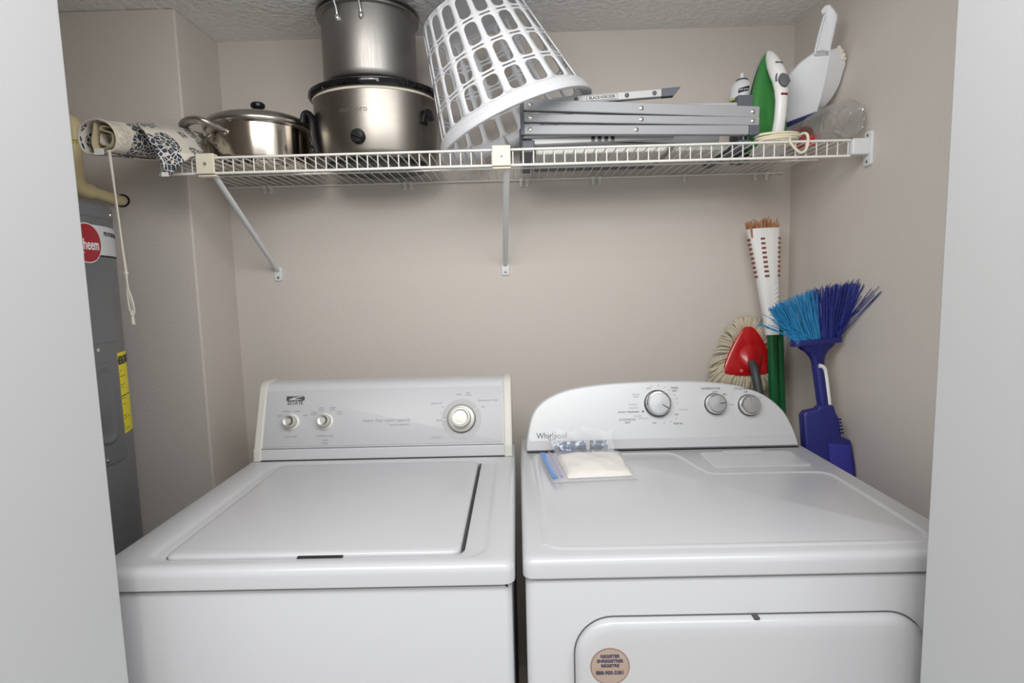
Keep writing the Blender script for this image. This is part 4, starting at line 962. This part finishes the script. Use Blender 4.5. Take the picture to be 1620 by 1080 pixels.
ab = thing('angle_broom', (.845, -.36, 0), 'upended broom with two-tone blue bristles and clip-on dustpan by the right wall', 'broom')
navy = mat('navy_plastic', lin(32, 36, 104), .35); navy2 = mat('royal_blue_plastic', lin(36, 40, 114), .35)
Hc = Vector((.830, -.320, 1.172)); hr = Vector((1, -.12, .10)).normalized(); hu = Vector((.03, .03, 1)); hu = (hu - hr * hu.dot(hr)).normalized(); hn = hr.cross(hu)
AXm = Matrix((hr, hu, hn)).transposed().to_4x4(); AXm.translation = Hc
g = G(); g.prism([(p[0], p[1]) for p in rrect(-.068, .066, -.022, .022, .02, 0)], .015, AXm @ Matrix.Rotation(-PI / 2, 4, 'X') @ Matrix.Translation((0, 0, -.0075)), .003); obj('bristle_block', g, navy, ab)
nk = [(-.006, .052, .020), (-.016, .046, .0185), (-.026, .032, .017), (-.040, .022, .015), (-.054, .0172, .0135), (-.066, .0165, .013)]
g = G().loft([[AXm @ Vector((w_ * math.cos(2 * PI * j / 24), y_, d_ * math.sin(2 * PI * j / 24))) for j in range(24)] for y_, w_, d_ in nk]); obj('neck', g, navy, ab)
n0 = AXm @ Vector((0, -.064, 0)); n1 = Vector((.850, -.352, .93)); n2 = Vector((.858, -.385, 0))
g = G().tube([n0, n0.lerp(n1, .5), n1, n2], [.0165, .0160, .0150, .0125], 20); obj('handle', g, navy2, ab)
hc = lambda t: n0.lerp(n1, t)
g = G().tube(spline([hc(.0) + Vector((-.006, -.0150, -.001)), hc(.03) + Vector((.006, -.0150, 0)), hc(.12) + Vector((.0112, -.0120, 0)), hc(.4) + Vector((.0115, -.0112, 0)), hc(.72) + Vector((.0108, -.0105, 0))], 6), .0056, 12)
gi = obj('handle_inlay', g, MATS['white_broom_plastic'], ab); gi['label'] = 'white inlay along the handle'
# clip-on dustpan hugging the handle
DPX = frame((.832, -.372, .945), (1, -.06, 0), (.06, .16, 1)); 
dq = [(-.062, .035), (-.052, .046), (-.022, .052), (-.016, .060), (.022, .060), (.026, .040), (.034, .024), (.038, -.024), (.062, -.034), (.070, -.10), (.078, -.30), (-.050, -.30), (-.058, -.10)]
g = G().prism(dq, .030, DPX @ Matrix.Translation((0, 0, -.012)), .008); dpn2 = obj('clip_on_dustpan', g, navy2, ab, bevel=.004)
g = G().prism([(.000, -.040), (.056, -.046), (.066, -.29), (.006, -.29)], .004, DPX @ Matrix.Translation((0, 0, .0165)), .002); obj('raised_panel', g, mat('light_royal_plastic', lin(54, 54, 148), .32), dpn2)
g = G()
for k in range(5): g.box(.027 + k * .0015, .037 + k * .0012, .020 - k * .009, .0245 - k * .009, .004, .0195, DPX)
obj('grip_ribs', g, navy, dpn2, bevel=.001)
lb_m = mat('cyan_blue_bristle', lin(52, 142, 196), .5, vary=.22, vscale=80); db_m = mat('dark_blue_bristle', lin(34, 46, 132), .5, vary=.3, vscale=80)
gl, gd = G(), G(); rn = random.Random(21)
def brist(gg, x, z, dx, ln, curl=0.0, r=.00105):
    p = AXm @ Vector((x, .006, z)); d = Vector((dx, 1, rn.gauss(0, .05) + max(0, dx) * .42)).normalized()
    m = p + (hr * d.x + hu * d.y + hn * d.z) * ln * .55; q = p + (hr * (d.x + curl) + hu * d.y + hn * (d.z + abs(curl) * .4)) * ln
    for t in (m, q):
        if t.x > XR - .004: t.y -= (t.x - XR + .004) * 1.5; t.x = XR - .004
    gg.tube([p, m, q], [r, r, r * .75], 4)
for i in range(430):
    s = rn.random(); x = -.060 + .120 * s; z = (rn.random() * 2 - 1) * .016
    dx = -.52 + .86 * s + rn.gauss(0, .035); ln = .108 + .044 * s + rn.gauss(0, .004) - .02 * max(0, .12 - s)
    brist(gl if s < .57 else gd, x, z, dx, ln, rn.gauss(0, .02))
for i in range(16): brist(gl, -.058 + rn.random() * .05, .014, -1.0 - rn.random() * .9, .10 + rn.random() * .035, rn.gauss(0, .08))
for i in range(22): brist(gd, .035 + rn.random() * .025, (rn.random() * 2 - 1) * .016, .35 + rn.random() * .55, .135 + rn.random() * .03, rn.gauss(0, .05))
o1 = obj('light_blue_bristles', gl, lb_m, ab, fix=False); o2_ = obj('dark_blue_bristles', gd, db_m, ab, fix=False)

# ------------------------------------------------------------------ bags on the dryer
film_m = film('clear_film', lin(236, 238, 242), .17); film2_m = film('clear_zip_film', lin(232, 232, 236), .26)
BZ = ZT + .0028
zb = thing('zip_bag', (.17, -.57, ZT), 'clear zip bag of white powder lying flat on the dryer', 'bag')
def quadmap(c00, c10, c11, c01):
    return lambda s, t: tuple((1 - s) * (1 - t) * c00[k] + s * (1 - t) * c10[k] + s * t * c11[k] + (1 - s) * t * c01[k] for k in (0, 1))
Q = quadmap((.080, -.672), (.272, -.658), (.268, -.462), (.058, -.478))
rn = random.Random(8)
def pillow(Qm, s0, s1, t0, t1, hgt, n=22, base=BZ, pw=.45, nz=.12, seed=1):
    rr = random.Random(seed); ph = [rr.random() * 6 for _ in range(6)]; g = G(); top = []; bot = []
    for i in range(n + 1):
        for j in range(n + 1):
            s, t = s0 + (s1 - s0) * i / n, t0 + (t1 - t0) * j / n; x, y = Qm(s, t); e = (16 * (i / n) * (1 - i / n) * (j / n) * (1 - j / n)) ** pw
            z = hgt * e * (1 + nz * math.sin(9 * s + ph[0] + 5 * t) + nz * math.sin(13 * t + ph[1] - 7 * s) + nz * .6 * math.sin(23 * s + 17 * t + ph[2]))
            top.append((x, y, base + z + .0006)); bot.append((x, y, base))
    N = (n + 1) ** 2; fs = []
    for i in range(n):
        for j in range(n):
            a, b, c, d = i * (n + 1) + j, (i + 1) * (n + 1) + j, (i + 1) * (n + 1) + j + 1, i * (n + 1) + j + 1
            fs += [(a, b, c, d), (N + d, N + c, N + b, N + a)]
    ed = [i * (n + 1) for i in range(n + 1)] + [n * (n + 1) + j for j in range(1, n + 1)] + [i * (n + 1) + n for i in range(n - 1, -1, -1)] + [j for j in range(n - 1, 0, -1)]
    for k in range(len(ed)): a, b = ed[k], ed[(k + 1) % len(ed)]; fs.append((a, N + a, N + b, b))
    return g.add(top + bot, fs)
obj('powder', pillow(Q, .20, .955, .10, .90, .017, pw=.26, base=BZ + .0006, nz=.10, seed=4), mat('off_white_powder', lin(238, 234, 226), .8, bump=(120, .3, .002)), zb)
obj('film', pillow(Q, 0, 1, 0, 1, .0225, pw=.40, nz=.09, seed=4), film2_m, zb)
def zipstrip(s0, s1, z, m, nm):
    g = G(); a = [Q(s0, .03), Q(s1, .03), Q(s1, .97), Q(s0, .97)]; g.add([(x, y, z) for x, y in a] + [(x, y, z + .0012) for x, y in a], [(0, 3, 2, 1), (4, 5, 6, 7), (0, 1, 5, 4), (1, 2, 6, 5), (2, 3, 7, 6), (3, 0, 4, 7)]); obj(nm, g, m, zb, smooth=False)
zipstrip(.012, .070, BZ + .0085, mat('blue_zip', lin(70, 136, 206), .35), 'zip_strip'); zipstrip(.105, .135, BZ + .0095, mat('purple_zip', lin(146, 120, 186), .35), 'zip_strip')

pb_ = thing('packet_bag', (.165, -.475, ZT), 'small clear bag of blue packets propped against the dryer console', 'bag')
pk_m = mat('blue_white_print', lin(60, 98, 140), .3); nt = pk_m.node_tree; p = nt.nodes['Principled BSDF']
tc = nt.nodes.new('ShaderNodeTexCoord'); vo = nt.nodes.new('ShaderNodeTexNoise'); vo.inputs['Scale'].default_value = 62; vo.inputs['Detail'].default_value = 2
cr_ = nt.nodes.new('ShaderNodeValToRGB'); cr_.color_ramp.interpolation = 'CONSTANT'
for pos, c in ((.0, lin(26, 34, 58)), (.50, lin(48, 88, 130)), (.58, lin(206, 214, 224)), (.65, lin(40, 60, 102))):
    e_ = cr_.color_ramp.elements.new(pos) if pos else cr_.color_ramp.elements[0]; e_.color = c
cr_.color_ramp.elements.remove(cr_.color_ramp.elements[-1])
nt.links.new(tc.outputs['Object'], vo.inputs['Vector']); nt.links.new(vo.outputs['Fac'], cr_.inputs[0]); nt.links.new(cr_.outputs[0], p.inputs['Base Color'])
for k, (xa, xb, tilt) in enumerate(((.096, .141, .05), (.143, .178, -.04), (.187, .232, .02))):
    X = Matrix.Translation(((xa + xb) / 2, -.487 + .002 * k, ZT + .0030)) @ Matrix.Rotation(math.radians(-16), 4, 'X') @ Matrix.Rotation(tilt, 4, 'Y')
    wd = (xb - xa) / 2
    g = G().loft([[Vector((x, -d * (1 - abs(x) / wd * .5), z)) for x in (-wd, -wd * .5, 0, wd * .5, wd)] + [Vector((x, d * (1 - abs(x) / wd * .5), z)) for x in (wd, wd * .5, 0, -wd * .5, -wd)] for z, d in ((0, .002), (.006, .005), (.020, .006), (.032, .004), (.036, .001))], X=X)
    obj('packet', g, pk_m, pb_)
g = G(); n1_, n2_ = 26, 12; lo = []
for j in range(n2_ + 1):
    t = j / n2_; row = []
    for i in range(n1_ + 1):
        s = i / n1_; x = .093 + .150 * s + .004 * math.sin(9 * t + s * 5); z = ZT + .0025 + (.066 + .007 * math.cos(s * 11) - .003 * math.sin(s * 23)) * t
        y = -.497 + .022 * t + .009 * math.sin(s * 14 + t * 3) * t * .5 - .006 * math.sin(PI * t)
        row.append((x, y, z))
    lo.append([Vector(q) for q in row])
g.loft(lo, False, False, False)
lo2 = [[Vector((q.x, q.y + .002 + .020 * math.sin(PI * min(1, .15 + j / n2_ * .85)) * math.sin(PI * (i + .5) / (n1_ + 1)), q.z)) for i, q in enumerate(r)] for j, r in enumerate(lo)]
lo2 = [[Vector((q.x, min(q.y, -.4700 + .30 * (q.z - .914)), q.z)) for q in r] for r in lo2]
g.loft(lo2, False, False, False)
obj('film', g, film_m, pb_, angle=70)
